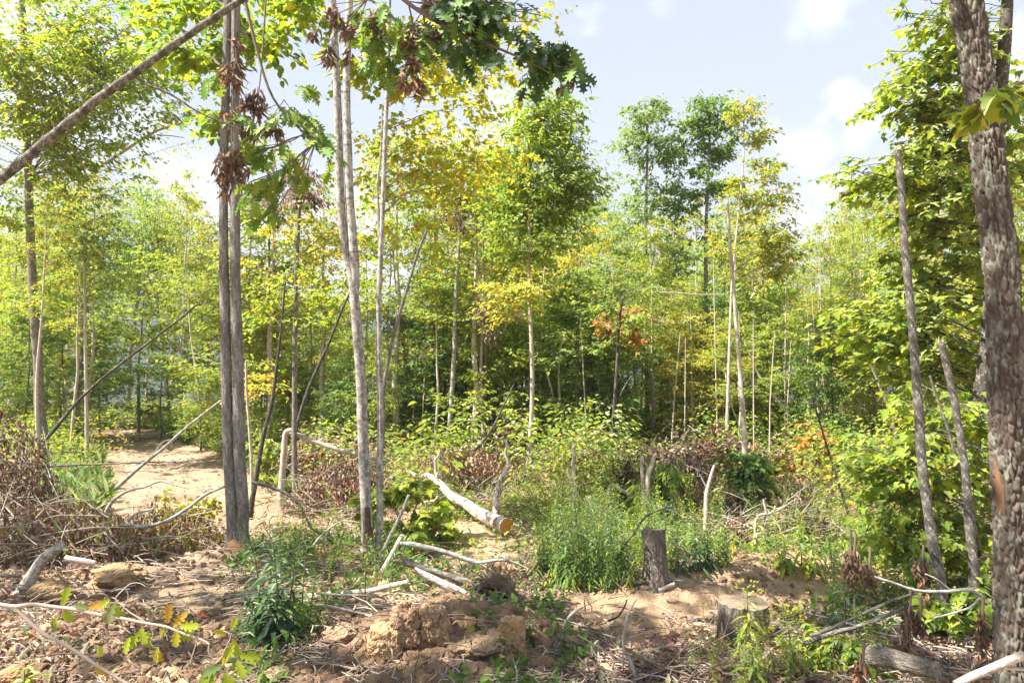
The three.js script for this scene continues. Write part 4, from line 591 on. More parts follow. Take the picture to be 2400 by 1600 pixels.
log('grey fallen trunk slanting down behind the weeds right of the stump', 8.2, [[1654, 1255], [1640, 1230], [1618, 1205], [1592, 1160], [1570, 1120]], [14, 8], M.barkPale, {});
log('big brown log lying in shade at the lower right', 3.35, [[2046, 1538, .1], [2085, 1542, 0], [2130, 1554, -.1], [2200, 1572, -.2]], [46, 40], M.barkStump, { cut: true, cutMat: M.cutGrey });
log('forked pale branch standing in the slash right of the log', 7.6, [[1655, 1205], [1656, 1160], [1660, 1140], [1668, 1110], [1675, 1090]], [11.6, 5.8], M.barkDead, { name: 'dead_branch', branches: [{ pts: [[1660, 1150], [1645, 1120], [1640, 1110]], w: [4, 2] }, { pts: [[1658, 1160], [1680, 1146], [1695, 1142]], w: [4, 2] }] });
log('crooked white twig standing up from the slash in the middle', 8.3, [[1346, 1106], [1342, 1085], [1348, 1060], [1342, 1050], [1350, 1044]], [8.7, 4.35], M.barkDead, { name: 'dead_branch' });
log('thin white pole lying aslant in the green slash', 7.6, [[1400, 1232], [1380, 1200], [1350, 1150], [1336, 1120], [1330, 1100]], [4, 4], M.barkDead, { name: 'dead_branch' });
log('mossy pale log slanting down into the weeds', 7, [[1436, 1270], [1420, 1235], [1400, 1200], [1380, 1165]], [13.05, 13.05], M.barkPale, {});
log('pale broken branch in the dark hollow behind the tall stump', 8.4, [[1432, 1137], [1460, 1150], [1490, 1165], [1510, 1172]], [7.25, 10.15], M.barkDead, { name: 'dead_branch' });
log('white knobbly branch standing behind the tall stump', 8, [[1520, 1110], [1528, 1090], [1534, 1070], [1540, 1062]], [13.05, 7.25], M.barkDead, { name: 'dead_branch', branches: [{ pts: [[1524, 1100], [1512, 1086], [1504, 1078]], w: [4, 2] }] });
log('birch-like white pole standing behind the tall stump', 8, [[1512, 1200], [1508, 1150], [1505, 1110], [1503, 1070]], [10.15, 7.25], M.barkPale, { name: 'dead_branch' });
log('forked driftwood-like branch at the edge of the right thicket', 7.2, [[1776, 1210], [1800, 1204], [1814, 1198], [1818, 1185]], [7, 4], M.barkDead, { name: 'dead_branch', branches: [{ pts: [[1806, 1204], [1830, 1192], [1868, 1168]], w: [5, 3] }, { pts: [[1798, 1206], [1792, 1180], [1790, 1170]], w: [6, 5] }] });

// root ball at the end of the logs
{
  const c = gp(1165, 1425).add(V(0, .1, -.12)), t = thing('root_ball', 'torn-out root ball hung with dark roots at the end of the logs', 'root ball', null, c), R = rng(55);
  const g = new THREE.IcosahedronGeometry(.105, 5), p = g.attributes.position, col = []; for (let k = 0; k < p.count; k++) { const x = p.getX(k), y = p.getY(k), z = p.getZ(k), f = 1 + .5 * fbm(x * 9, y * 9, z * 9, 3) + .25 * noise3(x * 30, y * 30, z * 30); p.setXYZ(k, x * f * 1.2, y * f * .85, z * f); col.push(.17, .11, .07); }
  g.setAttribute('color', new THREE.Float32BufferAttribute(col, 3)); g.computeVertexNormals(); part('soil', g, M.clod, t);
  const b = new Build(c); for (let k = 0; k < 70; k++) { const q = ball(R).normalize(), a = V(q.x * .11, q.y * .08, q.z * .1).add(c), e = a.clone().addScaledVector(q, .05 + .12 * R()); e.y -= .08 * R(); const m = V().lerpVectors(a, e, .5).add(V((R() - .5) * .05, (R() - .5) * .05, (R() - .5) * .05)); b.tube([a, m, e], [.007, .005, .002], 4, { cap: false, sub: 2 }); }
  part('roots', b.geo(), M.twig, t);
}
// stumps
function stump(label, px, py, w, h, { twin, lean = 0, bark = M.barkStump, flare = .35 }) {
  const g0 = gp(px, py), s = -g0.z / FOC, r0 = w * s / 2, H = h * s, t = thing('stump', label, 'stump', null, g0), NA = 72, NL = 26, p = [], uv = [], ix = [], rim = [];
  const rad = (a, f) => r0 * (1 + flare * Math.pow(1 - f, 2.5) * (.7 + .6 * noise3(Math.cos(a) * 1.6 + px, 1, Math.sin(a) * 1.6)) + .06 * noise3(Math.cos(a) * 2.2, f * 1.5 + px, Math.sin(a) * 2.2) - (twin ? .22 * Math.exp(-Math.pow(Math.sin(a) < 0 ? 9 : (Math.cos(a) + .05) / .16, 2)) : 0)) + .006 * noise3(Math.cos(a) * 16, f * 3, Math.sin(a) * 16);
  for (let k = 0; k <= NL; k++) for (let q = 0; q <= NA; q++) { const a = (q % NA) / NA * 6.28319, f = k / NL, top = 1 + .05 * noise3(Math.cos(a) * 2, px, Math.sin(a) * 2) + .02 * noise3(Math.cos(a) * 9, px, Math.sin(a) * 9), r = rad(a, f); p.push(Math.cos(a) * r + lean * f * H, f * H * top - .1 * (1 - f), Math.sin(a) * r); uv.push(q / NA * 6.28 * r0, f * H); if (k === NL) rim.push([p[p.length - 3], p[p.length - 2], p[p.length - 1]]); }
  for (let k = 0; k < NL; k++) for (let q = 0; q < NA; q++) { const a = k * (NA + 1) + q, b = a + NA + 1; ix.push(a, b, a + 1, a + 1, b, b + 1); }
  const g = new THREE.BufferGeometry(); g.setAttribute('position', new THREE.Float32BufferAttribute(p, 3)); g.setAttribute('uv', new THREE.Float32BufferAttribute(uv, 2)); g.setIndex(ix); g.computeVertexNormals(); part('bark', g, bark, t);
  const P = [lean * H, H * 1.005, 0], U = [.5, .5], I = []; const rings = 8; for (let k = 1; k <= rings; k++) rim.forEach(([x, y, z], q) => { const f = k / rings; P.push(lerp(lean * H, x, f * .99), lerp(H * 1.005, y, f) + .006 * noise3(x * 30 * f, k * .7, z * 30 * f), lerp(0, z, f * .99)); U.push(.5 + .48 * f * Math.cos(q / NA * 6.283), .5 + .48 * f * Math.sin(q / NA * 6.283)); });
  for (let q = 0; q < NA; q++) I.push(0, q + 2, q + 1); for (let k = 0; k < rings - 1; k++) for (let q = 0; q < NA; q++) { const a = 1 + k * (NA + 1) + q, b = a + NA + 1; I.push(a, a + 1, b, b, a + 1, b + 1); }
  const gt = new THREE.BufferGeometry(); gt.setAttribute('position', new THREE.Float32BufferAttribute(P, 3)); gt.setAttribute('uv', new THREE.Float32BufferAttribute(U, 2)); gt.setIndex(I); gt.computeVertexNormals(); part('sawn_top', gt, M.cutGrey, t); return t;
}
stump('tall narrow stump with grey furrowed bark among the weeds', 1540, 1362, 53, 124, { lean: -.05, flare: .55 });
stump('low wide stump with a cleft in its side behind a weed stalk', 1742, 1492, 110, 78, { twin: true, flare: .3 });
{ const g0 = gp(558, 1292); const t = thing('clay_clod', 'orange clay lump heaped against the foot of the twin trunks', 'clod', null, g0); const g = new THREE.IcosahedronGeometry(.11, 5), p = g.attributes.position, c = []; for (let k = 0; k < p.count; k++) { const x = p.getX(k), y = p.getY(k), z = p.getZ(k), f = 1 + .35 * fbm(x * 11 + 3, y * 11, z * 11, 4); p.setXYZ(k, x * f, y * f * 1.25, z * f); c.push(.46, .25, .12); } g.setAttribute('color', new THREE.Float32BufferAttribute(c, 3)); g.computeVertexNormals(); part('lump', g, M.clod, t); }
// clods of the clay mound
function clod(label, px, py, w, h, { boxy = .0, seed = 1, cracks = 0, tint = [.45, .29, .16], dz = 0, turn = 0, rough = .22, pieces = 1, plain = false }) {
  const g0 = gp(px, py), s = -g0.z / FOC; const t = thing('clay_clod', label, 'clod', null, g0);
  for (let q = 0; q < pieces; q++) {
    const g = new THREE.IcosahedronGeometry(1, w > 80 ? 20 : 13), p = g.attributes.position, c = [], rx = w * s / 2 / (pieces > 1 ? 1.7 : 1), ry = h * s / 2, off = pieces > 1 ? (q - .5) * rx * 1.62 : 0;
    for (let k = 0; k < p.count; k++) {
      let v = V(p.getX(k), p.getY(k), p.getZ(k)).normalize(); const m = Math.max(Math.abs(v.x), Math.abs(v.y), Math.abs(v.z)); const b = lerp(1, .86 / m, boxy); const sd = seed + q * 7;
      const w1 = worley(v.x * 2.1 + sd, v.y * 2.1, v.z * 2.1), crack = cracks * (1 - smooth(0, .16, w1[1] - w1[0])), f = b * (1 + rough * fbm(v.x * 1.8 + sd, v.y * 1.8, v.z * 1.8, 2) + .14 * fbm(v.x * 6 + sd, v.y * 6, v.z * 6, 4) + cracks * .5 * (w1[2] - .5)) - crack * .22;
      p.setXYZ(k, v.x * rx * f + off, v.y * ry * f + ry * .72, v.z * rx * .85 * f); const n = .9 + .25 * fbm(v.x * 4, v.y * 4 + sd, v.z * 4, 3), gy = smooth(.05, .3, fbm(v.x * 2.3 + sd, v.y * 2.3, v.z * 2.3, 3)) * .5; c.push(...mixC(tint, [.40, .30, .19], plain ? 0 : gy).map(k => k * n));
    }
    g.setAttribute('color', new THREE.Float32BufferAttribute(c, 3)); g.computeVertexNormals(); const u = []; for (let k = 0; k < p.count; k++) u.push(p.getX(k) * 2 + p.getZ(k), p.getY(k) * 2 + p.getZ(k) * .6); g.setAttribute('uv', new THREE.Float32BufferAttribute(u, 2));
    part(pieces > 1 ? 'half' : 'lump', g, M.clod, t);
  }
  t.rotation.y = turn; return t;
}
clod('large cracked clay block split in two on top of the mound', 985, 1525, 128, 100, { boxy: .3, seed: 3, cracks: .5, pieces: 2, tint: [.44, .28, .165], rough: .34 });
clod('rounded yellow clay boulder at the foot of the mound', 903, 1540, 86, 92, { boxy: .5, seed: 9, tint: [.58, .375, .19], rough: .12, plain: true });
clod('upright flat-topped clay block at the right end of the mound', 1200, 1490, 70, 96, { boxy: .55, seed: 14, cracks: .25, tint: [.48, .30, .15] });
clod('jagged clay lump between the cracked block and the flat-topped block', 1115, 1525, 110, 46, { boxy: .1, seed: 21, cracks: .3, rough: .4, tint: [.42, .28, .17] });
clod('low crumbling clay lump in front of the flat-topped block', 1165, 1545, 90, 46, { seed: 27, cracks: .2, rough: .4, tint: [.40, .28, .18] });
clod('dark round clay lump right below the split block', 1100, 1545, 50, 40, { seed: 33, tint: [.33, .23, .14] });
clod('small clay lump at the left shoulder of the mound', 935, 1480, 70, 52, { seed: 39, cracks: .3, rough: .4, tint: [.42, .27, .16] });
clod('clay lump under the tip of the grey log end at left', 110, 1400, 80, 50, { seed: 45, rough: .35, tint: [.44, .30, .16] });
clod('broad clay hump between the left log and the weeds', 275, 1385, 110, 46, { seed: 51, rough: .4, cracks: .2, tint: [.44, .30, .16] });
clod('smooth red clay lump in the lower left corner', 30, 1598, 70, 40, { seed: 57, tint: [.47, .26, .13] });
clod('small sunlit clay lump at the bottom edge left of the middle', 650, 1590, 60, 30, { seed: 63, tint: [.50, .34, .2] });
clod('dusty clay hump left of the rounded yellow boulder', 800, 1500, 90, 40, { seed: 69, rough: .4, cracks: .25, tint: [.40, .27, .17] });

// ---------------------------------------------------------------- tall trees standing left of and behind the picture, whose crowns shade the foreground
function plainTree(name, label, x, z, H, r, blobs, o, seed, bark = M.barkBrown) {
  const g0 = V(x, hTop(x, z), z), t = thing(name, label, 'tree', null, g0), R = rng(seed), line = []; let px = x, pz = z; for (let k = 0; k <= 7; k++) { line.push(V(px, g0.y - .15 + (H + .15) * k / 7, pz)); px += (R() - .5) * .25; pz += (R() - .5) * .25; }
  const tb = new Build(g0); tb.tube(line, line.map((_, k) => lerp(r * (k ? 1 : 1.4), r * .25, k / 7)), 12, { sub: 4, bump: .08, seed }); part('trunk', tb.geo(), bark, t);
  const limb = new Build(g0), lv = new Leaves(g0); grow(limb, lv, line, blobs.map(([dx, y, dz, rx, ry, n]) => ({ c: V(x + dx, g0.y + y, z + dz), r: V(rx, ry, rx), n })), { per: 60, tipR: .6, size: .11, shape: 'mapleFar', pal: PAL.mid, seed, ...o });
  part('branches', limb.geo(), M.twig, t, 'stuff'); part('crown', lv.geo(), M.leaf, t, 'stuff'); return t;
}
plainTree('tree', 'tall leafy tree beyond the left edge beside the brush pile', -8.2, -3.6, 9.5, .11, [[0, 7.2, 0, 1.9, 1.6, 20], [.6, 9, -.3, 1.5, 1, 10]], {}, 901);
plainTree('tree', 'tall tree beside the camera whose crown hangs over the foreground', -4.2, -2.0, 10, .13, [[.4, 7.4, -.4, 1.7, 1.3, 15], [0, 9, 0, 1.4, 1, 7]], {}, 902);
plainTree('oak_tree', 'oak standing left behind the camera, reaching over the clay bank', -2.4, -1.0, 9.5, .14, [[.4, 7, -.8, 1.6, 1.2, 12], [0, 8.6, -.3, 1.4, 1, 6]], { shape: 'oak', size: .14, pal: PAL.oak, per: 40 }, 903);
plainTree('tree', 'tall thin tree left of the brush pile near the old log', -6.2, -2.2, 9, .1, [[0, 6.8, 0, 1.5, 1.4, 13], [.3, 8.4, 0, 1.2, .9, 10]], {}, 904);

// ---------------------------------------------------------------- the wood behind: a few kinds of young tree, each set out many times
function protoTree(seed, H, blobs, o, bark) {
  const o2 = { ...o, tipR: (o.tipR || .5) * 1.25 }; delete o2.per;
  const g = new THREE.Group(), R = rng(seed), line = []; let x = 0, z = 0; for (let k = 0; k <= 8; k++) { line.push(V(x, -.25 + (H + .25) * k / 8, z)); x += (R() - .5) * .05 * H / 3; z += (R() - .5) * .05 * H / 3; }
  const tb = new Build(); tb.tube(line, line.map((_, k) => lerp(.0085 * H, .0009 * H, k / 8)), 7, { sub: 3, bump: .06, seed, cap: false }); part('trunk', tb.geo(), bark, g);
  const limb = new Build(), lv = new Leaves(); grow(limb, lv, line, blobs.map(([dx, y, dz, rx, ry, n]) => ({ c: V(dx, y, dz), r: V(rx, ry, rx), n })), { per: Math.round((o.per || 52) * 1.6), size: .096, shape: 'dia', seed, limbR: .007, limbSeg: 3, limbShare: .4, ...o2 });
  part('branches', limb.geo(), M.twig, g, 'stuff'); part('crown', lv.geo(), M.leaf, g, 'stuff'); g.userData.H = H; return g;
}
const kinds = {
  tall: [protoTree(501, 10, [[0, 8.6, 0, 1.1, 1.3, 34], [.3, 6.8, .2, 1.5, 1.1, 34], [-.3, 5, 0, 1.2, .9, 16]], { pal: PAL.mid }, M.barkBrown), 'green'],
  tallSunny: [protoTree(502, 10, [[0, 8.8, 0, 1, 1.1, 28], [0, 7, .3, 1.6, 1, 36], [.2, 5.2, -.2, 1.4, .9, 24]], { pal: PAL.sunny }, M.barkPale), 'yellow-green'],
  tallDeep: [protoTree(503, 10, [[0, 8.8, 0, 1.1, 1, 30], [.4, 7.2, 0, 1.5, 1.1, 36], [-.4, 5.6, .3, 1.3, .9, 24], [.2, 4, 0, 1, .7, 10]], { pal: PAL.deepen }, M.barkBrown), 'deep green'],
  young: [protoTree(504, 5, [[0, 4.1, 0, .8, .8, 24], [.2, 3, .1, 1.15, .7, 30], [-.1, 1.9, 0, 1.1, .6, 22]], { pal: PAL.sunny, tipR: .42, per: 46 }, M.barkBrown), 'bright yellow-green'],
  youngMid: [protoTree(505, 5, [[0, 4.2, 0, .7, .7, 22], [-.2, 3.1, .1, 1, .7, 28], [.2, 2, 0, 1.1, .6, 24], [0, 1.1, 0, .8, .4, 10]], { pal: PAL.mid, tipR: .42, per: 46 }, M.barkBrown), 'mid-green'],
  youngGold: [protoTree(506, 5, [[0, 4.1, 0, .7, .7, 20], [.2, 3, 0, 1, .6, 24], [0, 2, .2, .9, .5, 14]], { pal: PAL.golden, tipR: .42, per: 44 }, M.barkPale), 'golden'],
  youngDeep: [protoTree(507, 5, [[0, 4.1, 0, .8, .7, 26], [.2, 3, 0, 1.1, .7, 34], [-.1, 1.9, .1, 1.1, .6, 26], [0, 1, 0, .9, .4, 12]], { pal: PAL.deepen, tipR: .42, per: 50 }, M.barkDark), 'dark green'],
  pole: [protoTree(508, 9, [[0, 8.75, 0, .45, .5, 12], [.1, 7.9, 0, .9, .6, 14], [.1, 6.8, 0, 1.1, .8, 14], [0, 5.2, 0, .8, .7, 8]], { pal: PAL.mixed, tipR: .45, per: 36 }, M.barkPale), 'thin pale'],
};
const zones = [[-400, 60, 'at the far left edge'], [60, 240, 'near the large grey left trunk'], [240, 420, 'beyond the bend of the dirt road'], [420, 560, 'behind the twin trunks'], [560, 700, 'just right of the twin trunks'], [700, 860, 'left of the forked tree'], [860, 1000, 'just right of the forked tree'], [1000, 1180, 'beside the light grey trunk'], [1180, 1300, 'around the white-barked trunk'], [1300, 1460, 'left of the blackish trunk'], [1460, 1600, 'around the narrow tree'], [1600, 1760, 'around the bleached snag'], [1760, 1950, 'right of the bleached snag'], [1950, 2150, 'left of the tall snag'], [2150, 2330, 'between tall snag and flaky trunk'], [2330, 2900, 'at the right edge']];
const firstOf = {};
function setTree(kind, px, d, topPx, R, wide = 1) {
  const [proto, look] = kinds[kind], x = (px - 1200) / FOC * d, z = -d, y = hTop(x, z), H = at(px, topPx, d).y - y; if (H < 1) return;
  const s = H / proto.userData.H, o = proto.clone(); o.name = numbered('young_tree'); const zone = zones.find(q => px >= q[0] && px < q[1]) || zones[0];
  const label = `${d < 16 ? 'front-row' : d < 26 ? 'middle-row' : 'back-row'} ${kind === 'pole' ? 'thin pale-stemmed' : look + '-leaved'} young tree ${zone[2]}`; tag(o, label, 'young tree', `${look} young trees ${zone[2]}${d < 16 ? '' : d < 26 ? ' further in' : ' deep in the wood'}`);
  o.position.set(x, y, z); o.rotation.y = R() * 6.28; const w = s * wide * (.85 + .3 * R()); o.scale.set(clamp(w, .5, 2), s, clamp(w, .5, 2)); scene.add(o);
}
{
  const R = rng(2024), sky = [[-200, 480], [0, 480], [250, 360], [450, 430], [500, 590], [640, 690], [720, 760], [860, 760], [960, 690], [1060, 520], [1180, 420], [1360, 420], [1440, 480], [1560, 470], [1700, 430], [1800, 480], [1870, 570], [1930, 500], [2050, 400], [2200, 300], [2600, 200]];
  const skyAt = p => { for (let k = 1; k < sky.length; k++) if (p < sky[k][0]) return lerp(sky[k - 1][1], sky[k][1], (p - sky[k - 1][0]) / (sky[k][0] - sky[k - 1][0])); return 300; };
  // the front edge of the wood: low leafy saplings
  for (let k = 0; k < 50; k++) { const px = lerp(-60, 2480, (k + R()) / 50), d = px < 520 ? 17 + 8 * R() : px > 1850 ? 9 + 6 * R() : 13 + 7 * R(); if (Math.abs(px - 330) < 120 && d < 26) continue; const t = R(), kd = t < .42 ? 'young' : t < .6 ? 'youngMid' : t < .78 ? 'youngGold' : t < .86 ? 'youngDeep' : 'pole'; setTree(kd, px, d, Math.max(skyAt(px) + 60, 560 + 230 * R()), R, 1.15); }
  for (const [px, d, t, kd] of [[20, 20, 480, 'tallSunny'], [130, 23, 430, 'tall'], [190, 19, 560, 'youngMid'], [480, 24, 520, 'tallSunny'], [560, 21, 560, 'tall'], [300, 33, 420, 'tallDeep'], [400, 36, 430, 'tallSunny'], [95, 30, 400, 'tallDeep'], [640, 26, 640, 'tallSunny'], [590, 16, 470, 'tallSunny'], [660, 19, 560, 'youngGold'], [730, 17, 600, 'tallSunny'], [790, 22, 640, 'young'], [850, 18, 560, 'tallSunny'], [940, 14, 300, 'tallSunny'], [1020, 16, 360, 'tall'], [1100, 13, 330, 'tallSunny'], [1150, 17, 420, 'youngGold'], [620, 14, 330, 'tallSunny'], [760, 15, 420, 'tallSunny'], [700, 24, 700, 'young'], [760, 20, 730, 'youngMid'], [330, 22, 560, 'young']]) setTree(kd, px, d, t, R, 1.25);
  for (let k = 0; k < 34; k++) { const px = lerp(880, 2120, (k + R()) / 34), d = 13 + 8 * R(), t = R(); setTree(t < .25 ? 'tall' : t < .62 ? 'tallSunny' : t < .68 ? 'tallDeep' : t < .9 ? 'youngGold' : 'youngDeep', px, d, skyAt(px) + 40 + 260 * R(), R, 1.05); }
  // behind them taller trees up to the skyline
  for (let k = 0; k < 54; k++) { const px = lerp(-120, 2560, (k + R()) / 54), d = 19 + 13 * R(), t = R(); if (px > 240 && px < 400 && d < 28) continue; const kd = t < .3 ? 'tall' : t < .74 ? 'tallSunny' : t < .82 ? 'tallDeep' : 'pole'; setTree(kd, px, d, skyAt(px) + 130 * R() * R(), R, 1.1); }
  for (let k = 0; k < 26; k++) { const px = lerp(-160, 2600, (k + R()) / 26), d = 32 + 22 * R(), t = R(); setTree(t < .3 ? 'tall' : t < .75 ? 'tallSunny' : t < .83 ? 'tallDeep' : 'youngMid', px, d, Math.max(skyAt(px) + 60, 520) + 150 * R(), R, 1.2); }
  for (let k = 0; k < 44; k++) { const px = lerp(-40, 2400, (k + R()) / 44), d = 13 + 11 * R(); if (px > 230 && px < 420) continue; setTree('pole', px, d, Math.max(skyAt(px) - 30, 380) + 160 * R(), R, .9); }
  for (let k = 0; k < 14; k++) { const px = lerp(-80, 2480, (k + R()) / 14), d = 15 + 9 * R(); setTree('youngMid', px, d, 800 + 90 * R(), R, 1.6); }
}

// ---------------------------------------------------------------- undergrowth that nobody could count
const bareBank = (px, d) => px > 1560 && px < 1930 && d > 4.3 && d < 6.1;
const logClear = (px, d) => px > 985 && px < 1262 && d > 5.9 && d < 7.5;

function clumpGeo(seed, n, rx, ry, size, shape, pal, o = {}) { const L = new Leaves(), R = rng(seed); for (let k = 0; k < n; k++) { const q = ball(R); if (o.up) { q.y = Math.abs(q.y); } const d = ball(R); d.y = d.y * .5 + (o.lean || 0); const nn = ball(R).multiplyScalar(o.tilt || .8); nn.y += 1; L.add(V(q.x * rx, ry * (o.up ? q.y : (q.y + 1) / 2), q.z * rx), d, nn.normalize(), size * (.6 + .7 * R()), shape, pick(pal, R)); } return L.geo(); }
function scatter(name, label, category, geo, mat, n, where, sc, seed, { tilt = .12, tint } = {}) {
  const im = new THREE.InstancedMesh(geo, mat, n), R = rng(seed), m = new THREE.Matrix4(), q = new THREE.Quaternion(), e = new THREE.Euler(), col = new THREE.Color(); let k = 0, tries = 0;
  while (k < n && tries++ < n * 40) { const w = where(R); if (!w) continue; if (logClear(pxOf(w.x, w.y ?? 0, w.z)[0], -w.z) && R() < .78) continue; const s = lerp(sc[0], sc[1], R()) * (w.s || 1); q.setFromEuler(e.set((R() - .5) * 2 * tilt, R() * 6.283, (R() - .5) * 2 * tilt)); m.compose(V(w.x, (w.y ?? hTop(w.x, w.z)) + (w.dy || 0), w.z), q, V(s, s * (w.sy || 1), s)); im.setMatrixAt(k, m); if (tint) im.setColorAt(k, col.setRGB(...tint(R))); k++; }
  im.count = k; im.name = numbered(name); tag(im, label, category, null, 'stuff'); im.castShadow = im.receiveShadow = true; scene.add(im); return im;
}
const field = (x0, x1, d0, d1, keep = () => 1) => R => { const px = lerp(x0, x1, R()), d = d0 * Math.pow(d1 / d0, R()), x = (px - 1200) / FOC * d, z = -d; if (roadDist(x, z) < 1.05 && d > 8 || logClear(px, d) && R() < .9 || bareBank(px, d) && R() < .55) return null; return R() < keep(px, d, x, z) ? { x, z } : null; };
const band = (f, lo, hi, k = .4) => smooth(lo, hi, f);
scatter('undergrowth', 'leafy green undergrowth filling the wood floor behind the slash', 'undergrowth', clumpGeo(601, 190, .55, .8, .07, 'dia', PAL.sunny), M.leaf, 700, field(-200, 2600, 11, 34, (px, d) => px > 1850 ? 1 : d > 14 ? 1 : px < 620 ? .3 : .05), [.7, 1.5], 611, { tint: R => [.8 + .4 * R(), .8 + .35 * R(), .8 + .3 * R()] });
scatter('undergrowth', 'darker shrubs and brambles under the trees at the back', 'undergrowth', clumpGeo(602, 190, .6, .7, .07, 'dia', PAL.mid), M.leaf, 420, field(-200, 2600, 12, 34, (px, d) => px > 1400 ? 1 : .5), [.7, 1.4], 612, { tint: R => [.8 + .5 * R(), .8 + .4 * R(), .8 + .3 * R()] });
scatter('undergrowth', 'yellowing low shrubs at the edge of the slash', 'undergrowth', clumpGeo(603, 90, .45, .5, .062, 'dia', [['lime', .45], ['yellow', .2], ['yg', .3], ['gold', .05]]), M.leaf, 110, field(480, 1900, 8.5, 15), [.4, 1.0], 613);
scatter('ground_cover', 'low green leafy ground cover over the slash', 'ground cover', clumpGeo(604, 60, .32, .3, .06, 'oval', PAL.mid, { up: true, lean: .3 }), M.leaf, 900, field(560, 2250, 6.0, 14, (px, d, x, z) => smooth(-.3, .3, noise3(x * .8, 31, z * .8) + (px > 1000 ? .25 : -.1)) * (px < 1060 && d < 6.6 ? .2 : 1)), [.35, .8], 614, { tint: R => [.8 + .4 * R(), .9 + .3 * R(), .8 + .4 * R()] });
scatter('ground_cover', 'sparse small seedlings on the clay', 'ground cover', clumpGeo(605, 14, .1, .1, .045, 'oval', PAL.weed, { up: true, lean: .3 }), M.leaf, 340, field(560, 2300, 3.4, 6.6, (px, d, x, z) => smooth(-.1, .35, noise3(x * 1.3, 41, z * 1.3))), [.5, 1.3], 615);
scatter('grass', 'thin grass along the track verge and under the trees', 'grass', clumpGeo(606, 26, .12, .04, .24, 'lance', [['yg', .3], ['green', .3], ['pale', .25], ['tan', .15]], { up: true, lean: 1.2, tilt: 1 }), M.leaf, 900, R => { const px = lerp(120, 700, R()), d = lerp(9, 34, R()), x = (px - 1200) / FOC * d, z = -d, rd = roadDist(x, z); return rd > 1.2 && rd < 3.2 ? { x, z } : null; }, [.6, 1.3], 616, { tilt: .2 });
// brown slash: dead leaves still on the felled tops
const slash = [[780, 1110, 110, 1.2], [740, 1070, 80, .8], [820, 1170, 80, .8], [960, 1050, 90, .8], [1060, 1060, 110, .9], [1010, 1110, 90, .7], [1110, 1130, 90, .8], [1180, 1080, 90, .8], [1300, 1110, 90, .8], [1480, 1110, 90, 1], [1600, 1090, 80, 1.1], [1680, 1120, 90, 1.2], [1700, 1210, 80, .8], [1820, 1200, 80, .8], [1560, 1140, 70, .9]];
scatter('slash', 'brown withered leaves of felled tree tops covering the clearing', 'slash', clumpGeo(621, 90, .4, .28, .065, 'deadFar', [['tan', .7], ['brown', .14], ['rust', .1], ['lime', .06]], { lean: -.8, tilt: 1 }), M.leafDead, 520, R => { const s = slash[Math.floor(R() * slash.length)], p = gp(s[0] + (R() + R() - 1) * s[2], s[1] + 14 + (R() - .5) * 30); return { x: p.x, z: p.z, s: s[3], dy: R() * .35 }; }, [.5, 1.2], 622, { tint: R => [.75 + .5 * R(), .75 + .45 * R(), .7 + .45 * R()] });
scatter('leaf_litter', 'dead leaves scattered over the forest floor', 'litter', clumpGeo(631, 7, .16, .03, .062, 'dead', [['tan', .75], ['brown', .15], ['rust', .1]], { tilt: .5 }), M.leafDead, 5200, field(-80, 2480, 2.9, 13, (px, d, x, z) => (d < 5.2 ? (px > 1180 ? .7 : .4) : 1) * smooth(-.55, .2, noise3(x * 1.1, 51, z * 1.1))), [.4, 1.1], 632, { tilt: .1, tint: R => [.7 + .5 * R(), .7 + .5 * R(), .7 + .5 * R()] });
{ const b = new Build(), R = rng(639); for (let k = 0; k < 12; k++) { const x = (R() - .5) * .7, z = (R() - .5) * .5, a = R() * 6.28, l = .3 + .5 * R(), up = R() * .7; const p0 = V(x, 0, z), p1 = V(x + Math.cos(a) * l * .5, up * l * .6 + .05, z + Math.sin(a) * l * .4), p2 = V(x + Math.cos(a + .4) * l, up * l + .04, z + Math.sin(a + .4) * l * .8); b.tube([p0, p1, p2], [.008, .006, .002], 4, { cap: false, sub: 2 }); b.tube([p1, V(p1.x + (R() - .5) * .2, p1.y + .14 * R(), p1.z + (R() - .5) * .2)], [.004, .0015], 4, { cap: false }); }
  scatter('dry_twigs', 'bare bleached twigs of the felled tops lying over the slash', 'twigs', b.geo(), M.twigPale, 260, R => { const s = slash[Math.floor(R() * slash.length)], p = gp(s[0] + (R() + R() - 1) * s[2] * 1.3, s[1] + 20 + (R() - .5) * 50); return logClear(pxOf(p.x, p.y, p.z)[0], -p.z) ? null : { x: p.x, z: p.z, s: s[3] }; }, [.6, 1.3], 638, { tilt: .35 }); }
